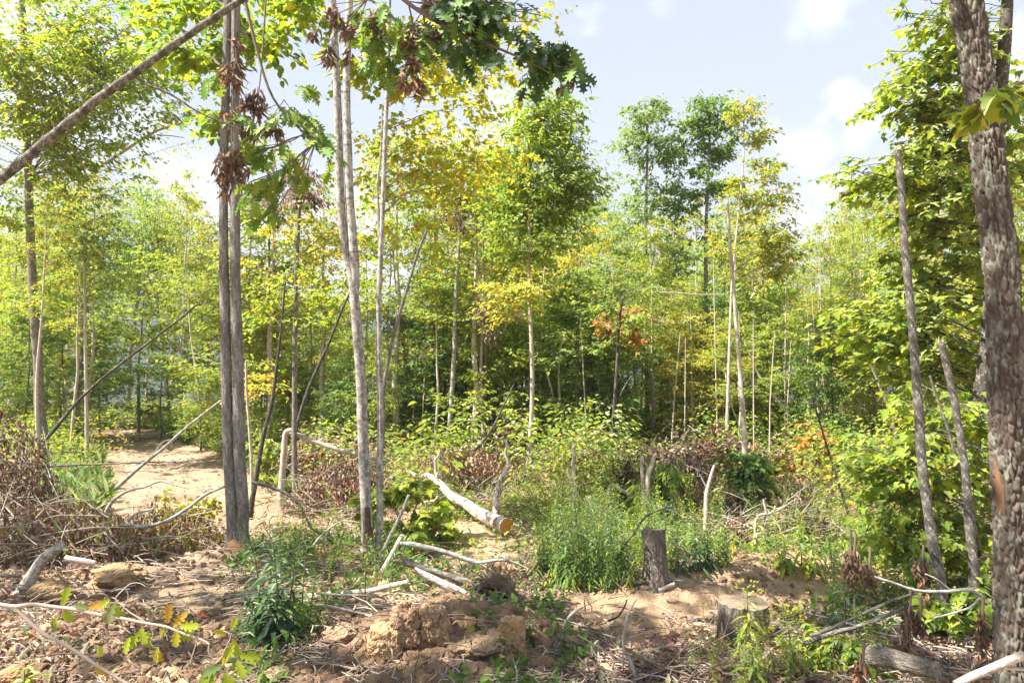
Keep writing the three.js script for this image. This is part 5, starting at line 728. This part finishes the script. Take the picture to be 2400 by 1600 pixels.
{ const b = new Build(), R = rng(640); for (let k = 0; k < 9; k++) { const a = R() * 6.28, x = (R() - .5) * .5, z = (R() - .5) * .5, l = .06 + .16 * R(), y = .006 + .02 * R(); b.tube([V(x, y, z), V(x + Math.cos(a) * l * .5, y + .012 * R(), z + Math.sin(a) * l * .5 + .01), V(x + Math.cos(a) * l, y, z + Math.sin(a) * l)], [.0035, .003, .0015], 4, { cap: false }); }
  scatter('twig_litter', 'small broken twigs strewn over clay and track', 'litter', b.geo(), M.twigPale, 1300, field(-80, 2480, 2.9, 11, (px, d, x, z) => smooth(-.5, .3, noise3(x * .9, 61, z * .9))), [.5, 1.5], 641, { tilt: .12 });
  scatter('track_litter', 'dead leaves and clods fallen on the dirt track', 'litter', clumpGeo(633, 6, .2, .03, .06, 'dead', PAL.dead, { tilt: .5 }), M.leafDead, 260, R => { const p = roadPts[1 + Math.floor(R() * (roadPts.length - 2))], x = p[0] + (R() - .5) * 2.6, z = p[1] + (R() - .5) * 4; return roadDist(x, z) < 1.3 ? { x, z } : null; }, [.4, 1.2], 634);
  scatter('twig_litter', 'darker twigs strewn over clay and slash', 'litter', b.geo(), M.twig, 700, field(-80, 2480, 2.9, 12), [.5, 1.6], 642, { tilt: .14 });
  const g = new THREE.IcosahedronGeometry(.03, 1), p = g.attributes.position, c = []; for (let k = 0; k < p.count; k++) { const f = 1 + .5 * noise3(p.getX(k) * 40, p.getY(k) * 40, p.getZ(k) * 40); p.setXYZ(k, p.getX(k) * f, p.getY(k) * f * .8, p.getZ(k) * f); c.push(.44, .30, .19); } g.setAttribute('color', new THREE.Float32BufferAttribute(c, 3)); g.computeVertexNormals();
  scatter('clay_crumbs', 'broken clay crumbs tumbled round the mound', 'clay crumbs', g, M.clod, 1800, R => { const px = lerp(760, 1280, R()), d = lerp(3.6, 5, R()); return { x: (px - 1200) / FOC * d, z: -d }; }, [.3, 1.7], 644, { tilt: 1, tint: R => { const f = .75 + .4 * R(); return [f, f * (.88 + .1 * R()), f * (.75 + .25 * R())]; } });
  scatter('clay_crumbs', 'small crumbs of broken clay over the bare ground', 'clay crumbs', g, M.clod, 9000, field(-80, 2480, 2.8, 7.5, (px, d, x, z) => smooth(-.3, .4, noise3(x * 1.6, 71, z * 1.6))), [.2, 1.1], 643, { tilt: 1, tint: R => { const f = .75 + .4 * R(); return [f, f * (.9 + .1 * R()), f * (.8 + .25 * R())]; } });
}
{ const mk = (seed, pal, H) => { const L = new Leaves(), R = rng(seed); for (let s = 0; s < 4; s++) { const a0 = R() * 6.28, bx = (R() - .5) * .3, bz = (R() - .5) * .3, lx = (R() - .5) * .6, h = H * (.6 + .5 * R()); for (let k = 0; k < 9; k++) { const f = k / 9; L.add(V(bx + lx * f * f, f * h, bz), V(lx * f * .5, 1, (R() - .5) * .1), V(k % 2, .1, 1 - k % 2), h / 8, 'stalk', [.2, .16, .11]); } for (let k = 0; k < 46; k++) { const f = .25 + .75 * R(), a = R() * 6.28, q = .05 + .3 * R() * (1.1 - f * .6); L.add(V(bx + lx * f * f + Math.cos(a) * q, f * h + (R() - .5) * .1, bz + Math.sin(a) * q), V(Math.cos(a), -.2, Math.sin(a)), V((R() - .5), 1, (R() - .5)).normalize(), .075 * (.6 + .7 * R()), 'oval', pick(pal, R)); } } return L.geo(); };
  const w = field(470, 2350, 8.6, 15.5, (px, d) => px < 700 ? .3 : d < 11 && px < 1300 ? .25 : .8); scatter('scrub', 'thin leafy scrub saplings standing through the slash', 'scrub', mk(661, PAL.sunny, 1.0), M.leaf, 50, w, [.5, 1.3], 662, { tilt: .2 }); scatter('scrub', 'darker leafy scrub standing through the slash', 'scrub', mk(663, PAL.mid, 1.2), M.leaf, 50, w, [.5, 1.3], 664, { tilt: .25 }); scatter('scrub', 'scrub with withered brown leaves in the slash', 'scrub', mk(665, PAL.deadPale, 1.0), M.leafDead, 90, w, [.5, 1.2], 666, { tilt: .35 }); }
// vertical thin stems crowding the back of the thicket
{ const b = new Build(), R = rng(650); for (let k = 0; k < 90; k++) { const px = lerp(880, 2300, R()), d = lerp(12, 24, R()), x = (px - 1200) / FOC * d, z = -d, y = hTop(x, z), h = 2 + 2.6 * R(), lx = (R() - .5) * .5; b.tube([V(x, y - .1, z), V(x + lx * .4 + .05 * (R() - .5), y + h * .5, z), V(x + lx, y + h, z + .2 * (R() - .5))], [.016, .012, .006], 4, { cap: false }); }
  top('sapling_stems', b.geo(), M.barkGreyPlain = M.twigPale, 'many thin bare sapling stems crowding the back of the thicket', 'saplings', null, 'stuff'); }

// ---------------------------------------------------------------- brush piles
function pile(label, px, py, d, w, h, { sticks, leaves, pal = PAL.dead, seed, size = .062, shape = 'curl', dark = .5, depth = 1 }) {
  const c = at(px, py, d); c.y = hTop(c.x, c.z); const s = d / FOC, W = w * s, H = h * s, t = thing('brush_pile', label, 'brush pile', null, c), R = rng(seed), L = new Leaves(c);
  const dome = () => { const a = R() * 6.283, q = Math.sqrt(R()), y = (1 - q * q) * (.25 + .75 * R()); return V(c.x + Math.cos(a) * q * W, c.y + y * H, c.z + Math.sin(a) * q * W * .7 * depth); };
  const b = new Build(c); for (let k = 0; k < sticks; k++) { const m = dome(), a = R() * 6.283, l = .25 + 1.1 * R() * R(), dir = V(Math.cos(a), (R() - .25) * .9, Math.sin(a) * .7); const p0 = m.clone().addScaledVector(dir, -l / 2), p2 = m.clone().addScaledVector(dir, l / 2), p1 = m.clone().add(V((R() - .5) * .12, .06 * R(), (R() - .5) * .1)); const r = .003 + .010 * R() * R() * R(); b.tube([p0, p1, p2], [r, r * .8, r * .35], 5, { sub: 2, cap: false }); }
  part('branches', b.geo(), dark > .6 ? M.twig : M.twigPale, t, 'stuff');
  for (let k = 0; k < leaves * 1.9; k++) L.add(dome().add(V((R() - .5) * .12, (R() - .3) * .14 * R(), (R() - .5) * .12)), V(R() - .5, -.8, R() - .5), V(R() - .5, .5, R() - .2).normalize(), size * (.4 + 1.1 * R() * R() + .3 * R()), shape, pick(pal, R));
  part('dead_leaves', L.geo(), M.leafDead, t, 'stuff'); return t;
}
pile('tall dark brush pile heaped with withered leaves at the left edge', -20, 1190, 6.6, 190, 330, { sticks: 260, leaves: 3000, pal: [['brown', .35], ['rust', .3], ['tan', .25], ['dark', .1]], seed: 701, dark: .5 });
pile('wide brown brush heap spreading in front of the tall dark pile', 130, 1250, 6.0, 230, 165, { sticks: 220, leaves: 3000, pal: [['tan', .45], ['rust', .25], ['brown', .2], ['yg', .1]], seed: 702 });
pile('low brushy heap of twigs and brown leaves before the dirt road', 370, 1245, 6.6, 200, 125, { sticks: 150, leaves: 2100, pal: [['rust', .22], ['brown', .15], ['tan', .3], ['orange', .06], ['yellow', .1], ['yg', .17]], seed: 703 });
pile('reddish brown leaf heap behind the forked tree', 800, 1200, 8.8, 130, 110, { sticks: 90, leaves: 2600, pal: [['rust', .4], ['brown', .3], ['red', .08], ['tan', .22]], seed: 704 });
pile('heap of dry tops and bare twigs behind the felled log', 990, 1090, 12.5, 90, 75, { sticks: 140, leaves: 1600, pal: PAL.deadPale, seed: 705 });
pile('dark brush heap with bare bent twigs left of the ivy-clad snag foot', 1610, 1215, 8.6, 120, 140, { sticks: 160, leaves: 2600, pal: PAL.dead, seed: 706, dark: .5 });
pile('russet leaf heap around the foot of the bare bleached snag', 1690, 1200, 9.2, 80, 190, { sticks: 60, leaves: 2200, pal: [['rust', .6], ['brown', .3], ['red', .1]], seed: 707 });
pile('sunlit dry brush tangle beside the white branch in the slash', 1720, 1310, 6.9, 80, 60, { sticks: 110, leaves: 1300, pal: PAL.deadPale, seed: 708 });
pile('twiggy brown brush lying at the edge of the right thicket', 1870, 1280, 7.2, 110, 60, { sticks: 110, leaves: 900, pal: PAL.dead, seed: 709 });
pile('tangle of fine dry twigs on the clay in the right foreground', 1560, 1545, 3.75, 110, 20, { sticks: 70, leaves: 200, pal: PAL.dead, seed: 710, dark: .9 });
pile('dark brown brush in the hollow beyond the tall stump', 1480, 1160, 9, 90, 110, { sticks: 90, leaves: 1600, pal: [['brown', .4], ['dark', .4], ['rust', .2]], seed: 711, dark: .8 });
// leafy bushes one can point to
function bush(name, label, category, px, py, w, h, { n, per = 46, size = .07, shape = 'oval', pal, seed, stems = 5, d }) {
  const g0 = d ? at(px, py, d) : gp(px, py); g0.y = hTop(g0.x, g0.z); const s = -g0.z / FOC, W = w * s, H = h * s, t = thing(name, label, category, null, g0), b = new Build(g0), L = new Leaves(g0), R = rng(seed);
  for (let k = 0; k < stems; k++) { const a = R() * 6.28, line = [g0.clone().add(V(0, -.05, 0)), g0.clone().add(V(Math.cos(a) * W * .25, H * .5, Math.sin(a) * W * .2)), g0.clone().add(V(Math.cos(a) * W * .6, H * .9, Math.sin(a) * W * .5))]; b.tube(line, [.009, .007, .003], 5, { sub: 2, cap: false }); grow(b, L, line, [{ c: line[2].clone().add(V(0, -H * .2, 0)), r: V(W * .55, H * .4, W * .5), n: Math.ceil(n / stems) }], { per, tipR: .22, size, shape, pal, seed: seed + k, limbR: .004, droop: .12, lift: .3 }); }
  part('stem', b.geo(), M.twig, t); part('foliage', L.geo(), M.leaf, t, 'stuff'); return t;
}
bush('bush', 'low green and yellow leafy bush at the end of the left log', 'bush', 210, 1300, 85, 85, { n: 22, pal: PAL.mixed, seed: 721 });
bush('bush', 'yellow-green bush with brown leaves left of the twin trunks', 'bush', 430, 1255, 90, 80, { n: 20, pal: [['yellow', .3], ['lime', .2], ['rust', .25], ['yg', .25]], seed: 722 });
bush('bush', 'bright yellow-green shrub between the twin trunks and the snapped stub', 'bush', 628, 1150, 40, 120, { n: 16, pal: PAL.sunny, seed: 723 });
bush('bush', 'reddish shrub in the slash left of the forked tree', 'bush', 770, 1140, 70, 90, { n: 14, pal: PAL.redleaf, seed: 724 });
bush('bush', 'yellow-green brambles at the foot of the felled log', 'bush', 1000, 1285, 80, 60, { n: 16, pal: PAL.sunny, seed: 725 });
bush('bush', 'sprays of yellow-green maple leaves before the slim grey trunk', 'bush', 950, 1200, 80, 130, { n: 16, pal: PAL.sunny, shape: 'mapleFar', size: .08, seed: 726, d: 6.6 });
bush('bush', 'ivy-like dark green foliage climbing the foot of the bleached snag', 'bush', 1750, 1225, 34, 150, { n: 26, pal: PAL.deepen, seed: 727, per: 60 });
bush('bush', 'orange and yellow autumn shrub left of the snags', 'bush', 1925, 1160, 60, 180, { n: 12, pal: PAL.autumn, seed: 728, d: 10 });
bush('bush', 'bright green feathery shrub behind the tall stump', 'bush', 1555, 1190, 45, 150, { n: 26, pal: PAL.mid, shape: 'lance', size: .1, seed: 729, d: 7.4 });
bush('bush', 'dull orange shrub low in the right thicket', 'bush', 1865, 1190, 45, 90, { n: 12, pal: PAL.autumn, seed: 730, d: 10.5 });
bush('bush', 'leafy young growth around the feet of the two snags', 'bush', 2240, 1470, 120, 80, { n: 22, pal: PAL.mid, seed: 731, shape: 'mapleFar' });
bush('bush', 'low green shrub with serrate leaves at the lower right', 'bush', 1960, 1560, 70, 70, { n: 14, pal: PAL.mid, size: .05, seed: 732 });
bush('bush', 'small-leaved green bush at the bottom right corner', 'bush', 2290, 1570, 90, 90, { n: 16, pal: PAL.mid, size: .05, seed: 733, d: 3.1 });

// ---------------------------------------------------------------- tall weeds with long drooping leaves
function weed(label, px, py, h, { pal = 'darkweed', seed, group, n = 46, lean = 0, spread = 0, leafSize = .085, d, flowers = 0 }) {
  const g0 = d ? at(px, py, d) : gp(px, py); g0.y = hTop(g0.x, g0.z); const H = h * -g0.z / FOC, t = thing('weed', label, 'weed', group, g0), R = rng(seed), b = new Build(g0), a0 = R() * 6.28;
  const line = [g0.clone().add(V(0, -.03, 0)), g0.clone().add(V(lean * .3 * H, H * .5, spread * .2)), g0.clone().add(V(lean * H, H, spread))]; b.tube(line, [.006, .005, .002], 5, { sub: 4, cap: false }); part('stem', b.geo(), M.stem, t);
  const cv = new THREE.CatmullRomCurve3(line); for (let k = 0; k < n; k++) { const f = .12 + .88 * (k + .5) / n, q = cv.getPoint(f).sub(g0), a = a0 + k * 2.4, up = lerp(-.35, .9, f * f), dir = V(Math.cos(a), up + (R() - .5) * .3, Math.sin(a)); leafMesh(t, 'lance', pal, q, dir, V(-dir.x * dir.y, 1, -dir.z * dir.y).normalize(), leafSize * (1.5 - 1.05 * f) * (.8 + .4 * R()) * 1.5); }
  if (flowers) { const L = new Leaves(g0); for (let k = 0; k < flowers; k++) { const f = .8 + .2 * R(), q = cv.getPoint(f), a = R() * 6.28; L.add(q.clone().add(V(Math.cos(a) * .05 * (1.2 - f) * 5, .02, Math.sin(a) * .05)), V(Math.cos(a), 1, Math.sin(a)), V(0, 1, .3), .02, 'oval', pick([['lime', .6], ['yellow', .4]], R)); } part('buds', L.geo(), M.leaf, t, 'stuff'); }
  return t;
}
[[632, 1500, 275, 0, .05], [650, 1508, 240, 0, .12], [612, 1492, 215, -.12, 0], [672, 1498, 220, .12, 0], [640, 1512, 130, -.05, .1], [604, 1505, 110, -.25, .05]].forEach(([x, y, h, l, s], k) => weed('dark green leafy weed stalk in the cluster left of the mound', x, y, h, { seed: 740 + k, lean: l, spread: s, group: 'dark weed stalks left of the mound', n: 44 }));
[[705, 1475, 190, .05], [726, 1468, 130, .1], [742, 1478, 80, .2]].forEach(([x, y, h, l], k) => weed('slender weed stalk just right of the dark weed cluster', x, y, h, { seed: 750 + k, lean: l, group: 'slender weeds beside the dark cluster', n: 26, pal: 'weed', leafSize: .06 }));
weed('single weed stalk growing in front of the low wide stump', 1755, 1530, 150, { seed: 760, pal: 'sunny', n: 30, leafSize: .07, flowers: 30 });
weed('flowering weed with pale buds right of the low stump', 1862, 1590, 150, { seed: 761, pal: 'sunny', n: 22, leafSize: .05, flowers: 60, lean: -.12 });
weed('second flowering weed leaning left near the bottom edge', 1822, 1600, 110, { seed: 762, pal: 'sunny', n: 18, leafSize: .05, flowers: 50, lean: -.3 });
weed('broad-leaved weed at the bottom edge below the stump', 1765, 1625, 100, { seed: 763, pal: 'mid', n: 26, leafSize: .08 });
weed('drooping weed with long leaves in front of the crossed branches', 1985, 1490, 120, { seed: 764, pal: 'darkweed', n: 30, leafSize: .1 });
weed('leafy weed at the lower left corner', 55, 1610, 110, { seed: 765, pal: 'mid', n: 24, leafSize: .085, d: 3.4 });
weed('small dark weed on the bare clay right of the mound', 1315, 1545, 60, { seed: 766, pal: 'darkweed', n: 18, leafSize: .06 });
weed('thin weed seedling growing beside the thin pale log', 855, 1420, 120, { seed: 767, pal: 'weed', n: 20, leafSize: .045 });
weed('low weed tuft in front of the flat-topped clay block', 1240, 1520, 50, { seed: 768, pal: 'darkweed', n: 16, leafSize: .055 });
weed('pointed weed standing at the sunlit bank right of the slash', 1840, 1345, 80, { seed: 769, pal: 'mid', n: 34, leafSize: .11 });
[[1590, 1345, 110], [1630, 1340, 120], [1660, 1330, 80], [1560, 1300, 120]].forEach(([x, y, h], k) => weed('bluish green weed stalk just right of the tall stump', x, y, h, { seed: 770 + k, pal: 'darkweed', n: 34, leafSize: .09, group: 'weeds right of the tall stump' }));
[[1880, 1330, 120], [1905, 1335, 90], [1775, 1310, 100]].forEach(([x, y, h], k) => weed('pale green weed stalk behind the sunlit bank', x, y, h, { seed: 780 + k, pal: 'mid', n: 30, leafSize: .08, group: 'weeds behind the sunlit bank' }));
{ // the weed patch in the middle, too dense to count
  const stalk = (seed, H, nl, size, pal, bend) => { const L = new Leaves(), R = rng(seed), a0 = R() * 6.28; const q3 = (f) => V(bend * f * f * H, H * f, bend * .4 * f * H * Math.sin(f * 3)); for (let k = 0; k < 5; k++) L.add(q3(k / 5), V(bend * .4 * k, 1, 0), V(k % 2, .1, 1 - k % 2), H / 4.4, 'stalk', [.16, .2, .06]); for (let q = 0; q < nl; q++) { const f = .08 + .92 * q / nl, a = a0 + q * 2.4 + R() * .5, dir = V(Math.cos(a), lerp(-.45, 1.1, f * f) + (R() - .5) * .5, Math.sin(a)); if (R() < .12) continue; L.add(q3(f), dir, V(-dir.x * dir.y + (R() - .5) * .5, 1, -dir.z * dir.y).normalize(), size * (1.35 - .9 * f) * (.6 + .7 * R()), 'lance', pick(pal, R)); } if (seed % 2) for (let k = 0; k < 16; k++) { const a = R() * 6.28, f = .8 + .25 * R(); L.add(q3(f).add(V(Math.cos(a) * .05, 0, Math.sin(a) * .05)), V(Math.cos(a), 1, Math.sin(a)), V(0, 1, .4), .03, 'oval', pick([['lime', .6], ['pale', .4]], R)); } return L.geo(); };
  const wp = [['deep', .45], ['green', .42], ['yg', .13]], gs = [stalk(811, .95, 58, .12, wp, .08), stalk(812, .75, 44, .1, PAL.mid, -.25), stalk(813, 1.05, 66, .10, wp, .18), stalk(814, .5, 30, .09, PAL.mid, .3)];
  const patch = (label, n, place, sc, seed, o = {}) => gs.forEach((g, k) => scatter('weed_patch', label[k % label.length], 'weeds', g, M.leaf, Math.ceil(n / 4), place, sc, seed + k * 37, { tilt: .24, ...o }));
  const where = (x0, x1, y0, y1) => R => { const p = gp(lerp(x0, x1, R()), lerp(y0, y1, R())); return { x: p.x, z: p.z }; };
  const kindsOf = where => [`tall flowering weeds ${where}`, `bent short weeds ${where}`, `tallest narrow-leaved weeds ${where}`, `low spreading weeds ${where}`];
  patch(kindsOf('in the dense patch left of the tall stump'), 250, R => { const p = gp(1375 + (R() + R() + R() - 1.5) * 140, lerp(1290, 1388, R())); return { x: p.x, z: p.z }; }, [.25, .72], 791);
  patch(kindsOf('before the sawn log end'), 110, where(1060, 1330, 1275, 1335), [.1, .28], 792, { tint: R => [1.2 + .6 * R(), 1.05 + .5 * R(), 1] });
  patch(kindsOf('right of the tall stump'), 130, where(1500, 1720, 1235, 1335), [.25, .6], 796, { tint: R => [1.2 + .6 * R(), 1.05 + .5 * R(), 1] });
  patch(kindsOf('at the foot of the right thicket'), 260, R => { const a = lerp(1740, 2300, R()), b = lerp(1240, 1440, R()); if (a < 1945 && b > 1322) return null; const p = gp(a, b); return { x: p.x, z: p.z }; }, [.25, .65], 793, { tint: R => [1.1 + .5 * R(), 1 + .5 * R(), 1] });
  patch(kindsOf('around the forked tree and grey logs'), 110, where(560, 960, 1250, 1390), [.2, .6], 794);
  patch(kindsOf('in the slash behind the weed patch'), 90, where(1090, 1700, 1150, 1270), [.25, .7], 797, { tint: R => [1.2 + .6 * R(), 1.05 + .5 * R(), 1] });
  patch(kindsOf('at the bottom edge right of the middle'), 90, where(1620, 2060, 1540, 1640), [.15, .4], 795, { tint: R => [1.3 + .6 * R(), 1.1 + .4 * R(), 1] });
}
// hanging withered tassels at the lower right
[[2000, 1330, 22, 50, 4], [2035, 1345, 14, 30, 4], [2160, 1330, 16, 24, 4.2], [2170, 1375, 16, 36, 4.2], [2130, 1460, 14, 50, 3.9], [2155, 1460, 14, 30, 3.9], [2350, 1370, 18, 120, 3.6], [2300, 1480, 16, 50, 3.6], [2020, 1570, 16, 36, 3.3], [2120, 1510, 12, 36, 3.6]].forEach(([x, y, rx, ry, d], k) => { const t = deadClump(['hanging withered leaf tassel at the stiff stem before the snags', 'smaller withered tassel right beside the tassel at the stiff stem', 'withered brown leaves hanging left of the tall snag foot', 'lower withered bunch left of the tall snag foot', 'long withered tassel in front of the tall snag base', 'short withered tassel at the right of the long one', 'long curtain of withered leaves beside the flaky trunk', 'withered leaves hanging over the foot of the shorter snag', 'withered tassel standing at the bottom edge near the brown log', 'withered tassel hanging above the big brown log'][k], d, [[x + 6, y - ry - 30], [x + 3, y - ry * .5], [x, y]], [[x, y, rx, ry, Math.round(rx * ry / 13)]], 800 + k, .06, [['rust', .5], ['brown', .4], ['tan', .1]]); });

// ---------------------------------------------------------------- the pale twig with yellowing oak leaves in the left foreground
{
  const d = 3, P = l => pxLine(l, d), g0 = P([[-60, 1410]])[0], t = thing('oak_twig', 'pale forked twig with yellow-green lobed oak leaves over the clay at lower left', 'twig', null, g0);
  const tw = (l, w) => { const b = new Build(g0), q = P(l); b.tube(q, q.map((_, i) => lerp(w[0], w[1], i / (q.length - 1)) * d / FOC / 2), 8, { sub: 4, bump: .12, seed: l[0][0] }); part('twig', b.geo(), M.twigPale, t); };
  tw([[-60, 1412], [0, 1417], [34, 1421], [75, 1416], [125, 1422], [175, 1428], [220, 1438], [290, 1450], [345, 1461], [390, 1469], [430, 1485], [470, 1498], [490, 1510]], [10, 5]);
  tw([[34, 1421], [62, 1452], [100, 1484], [150, 1510], [190, 1535], [230, 1562], [300, 1604]], [9, 7]);
  tw([[490, 1510], [488, 1525], [495, 1540], [505, 1555]], [4, 2]); tw([[345, 1461], [320, 1445], [302, 1434], [285, 1418], [270, 1404], [290, 1380], [305, 1368], [325, 1366], [340, 1374]], [4, 2]); tw([[285, 1432], [300, 1400], [295, 1380]], [3, 2]);
  tw([[275, 1440], [280, 1462], [300, 1480], [305, 1484]], [3, 1.5]); tw([[350, 1465], [358, 1485], [352, 1505], [358, 1515]], [3, 1.5]); tw([[462, 1500], [452, 1530], [446, 1550]], [3, 1.5]); tw([[375, 1466], [390, 1490], [392, 1500]], [3, 2]);
  const R = rng(811), lf = (x, y, s, a, pal, dd = 0) => { const p = at(x, y, d + dd).sub(g0), dir = V(Math.cos(a), Math.sin(a), (R() - .5) * .6); leafMesh(t, 'whiteOak', pal, p, dir, V((R() - .5) * .7, .4, 1).normalize(), s * d / FOC); };
  PAL.twigY = [['yellow', .35], ['lime', .55], ['gold', .1]]; PAL.twigG = [['lime', .6], ['pale', .4]];
  [[145, 1420, 42, 1.4, 'twigG'], [150, 1425, 40, -1.2, 'twigG'], [135, 1440, 44, -2, 'twigG'], [125, 1452, 36, -1.8, 'sunny'], [200, 1428, 38, .4, 'twigY'], [205, 1425, 32, 2.8, 'twigG'], [268, 1410, 52, -1.9, 'twigG'], [262, 1412, 46, -1.1, 'twigG'], [258, 1405, 38, -2.6, 'twigG'], [392, 1462, 44, 1.5, 'twigY'], [405, 1470, 40, .9, 'twigY'], [420, 1468, 44, .1, 'twigY'], [410, 1478, 44, -.6, 'twigY'], [395, 1470, 46, -2.5, 'twigY'], [415, 1472, 42, -1.6, 'twigY'], [330, 1470, 40, -1.2, 'twigY'], [325, 1480, 44, -2.1, 'twigY'], [345, 1478, 40, -1.5, 'twigY'], [305, 1492, 40, -1.9, 'twigG'], [372, 1516, 46, -2.0, 'twigY'], [368, 1520, 38, -1.4, 'twigY'], [228, 1548, 32, -1.6, 'golden'], [232, 1560, 30, -.8, 'golden'], [215, 1552, 34, -2.1, 'dead'], [232, 1542, 26, 1.5, 'twigG'],
    [540, 1478, 30, 1.2, 'twigY'], [530, 1488, 28, 2.7, 'twigY'], [545, 1500, 44, -1.3, 'twigG'], [548, 1505, 42, -2, 'twigG'], [540, 1530, 40, -2.4, 'twigY'], [560, 1535, 50, -.3, 'twigG'], [556, 1545, 48, -1.2, 'twigG'], [520, 1560, 50, -2.8, 'twigG'], [510, 1568, 46, -2.2, 'twigG'], [525, 1575, 44, -1, 'sunny'], [500, 1580, 40, -2.6, 'sunny'], [388, 1500, 34, -1.6, 'dead', .02], [392, 1515, 34, -1.5, 'dead', .02], [384, 1525, 34, -1.8, 'dead', .03], [392, 1535, 30, -1.4, 'dead', .02], [340, 1505, 30, -1.5, 'dead', .02]].forEach(a => lf(...a));
  tw([[505, 1555], [518, 1540], [530, 1515], [540, 1490], [532, 1482], [520, 1478]], [3, 2]);
  for (const [x, y, c] of [[462, 1446, 'second'], [70, 1482, 'first']]) { const p = gp(x, y + 4), q = thing('fallen_leaf', c === 'first' ? 'crimson fallen leaf on the clay under the forked pale twig' : 'dark red fallen leaf on the clay left of the dark weeds', 'leaf', null, p); PAL.crimson = [['red', 1]]; for (let k = 0; k < 1; k++) leafMesh(q, 'mapleFar', 'crimson', V(0, .012, 0), V(.9, .1, -.3), V(-.1, 1, .45).normalize(), .075, M.leafDead, 'blade'); }
}
// look-alikes that share a label are told apart by their order from left to right
{
  const same = new Map(); for (const o of scene.children) { const l = o.userData.label; if (!l || !o.userData.group) continue; if (!same.has(l)) same.set(l, []); same.get(l).push(o); }
  const nth = ['leftmost', 'second', 'third', 'fourth', 'fifth', 'sixth', 'seventh', 'eighth'], words = ['', '', 'two', 'three', 'four', 'five', 'six', 'seven', 'eight'];
  for (const [l, os] of same) if (os.length > 1 && os.length < 9) os.map(o => [pxOf(o.position.x, o.position.y, o.position.z)[0], o]).sort((a, b) => a[0] - b[0]).forEach(([, o], i) => { o.userData = { ...o.userData, label: `${l}, ${i === os.length - 1 ? 'rightmost' : nth[i]} of ${words[os.length]}` }; });
}
scene.fog = new THREE.FogExp2(new THREE.Color().setRGB(.72, .82, .95), .0007);
renderer.render(scene, camera);
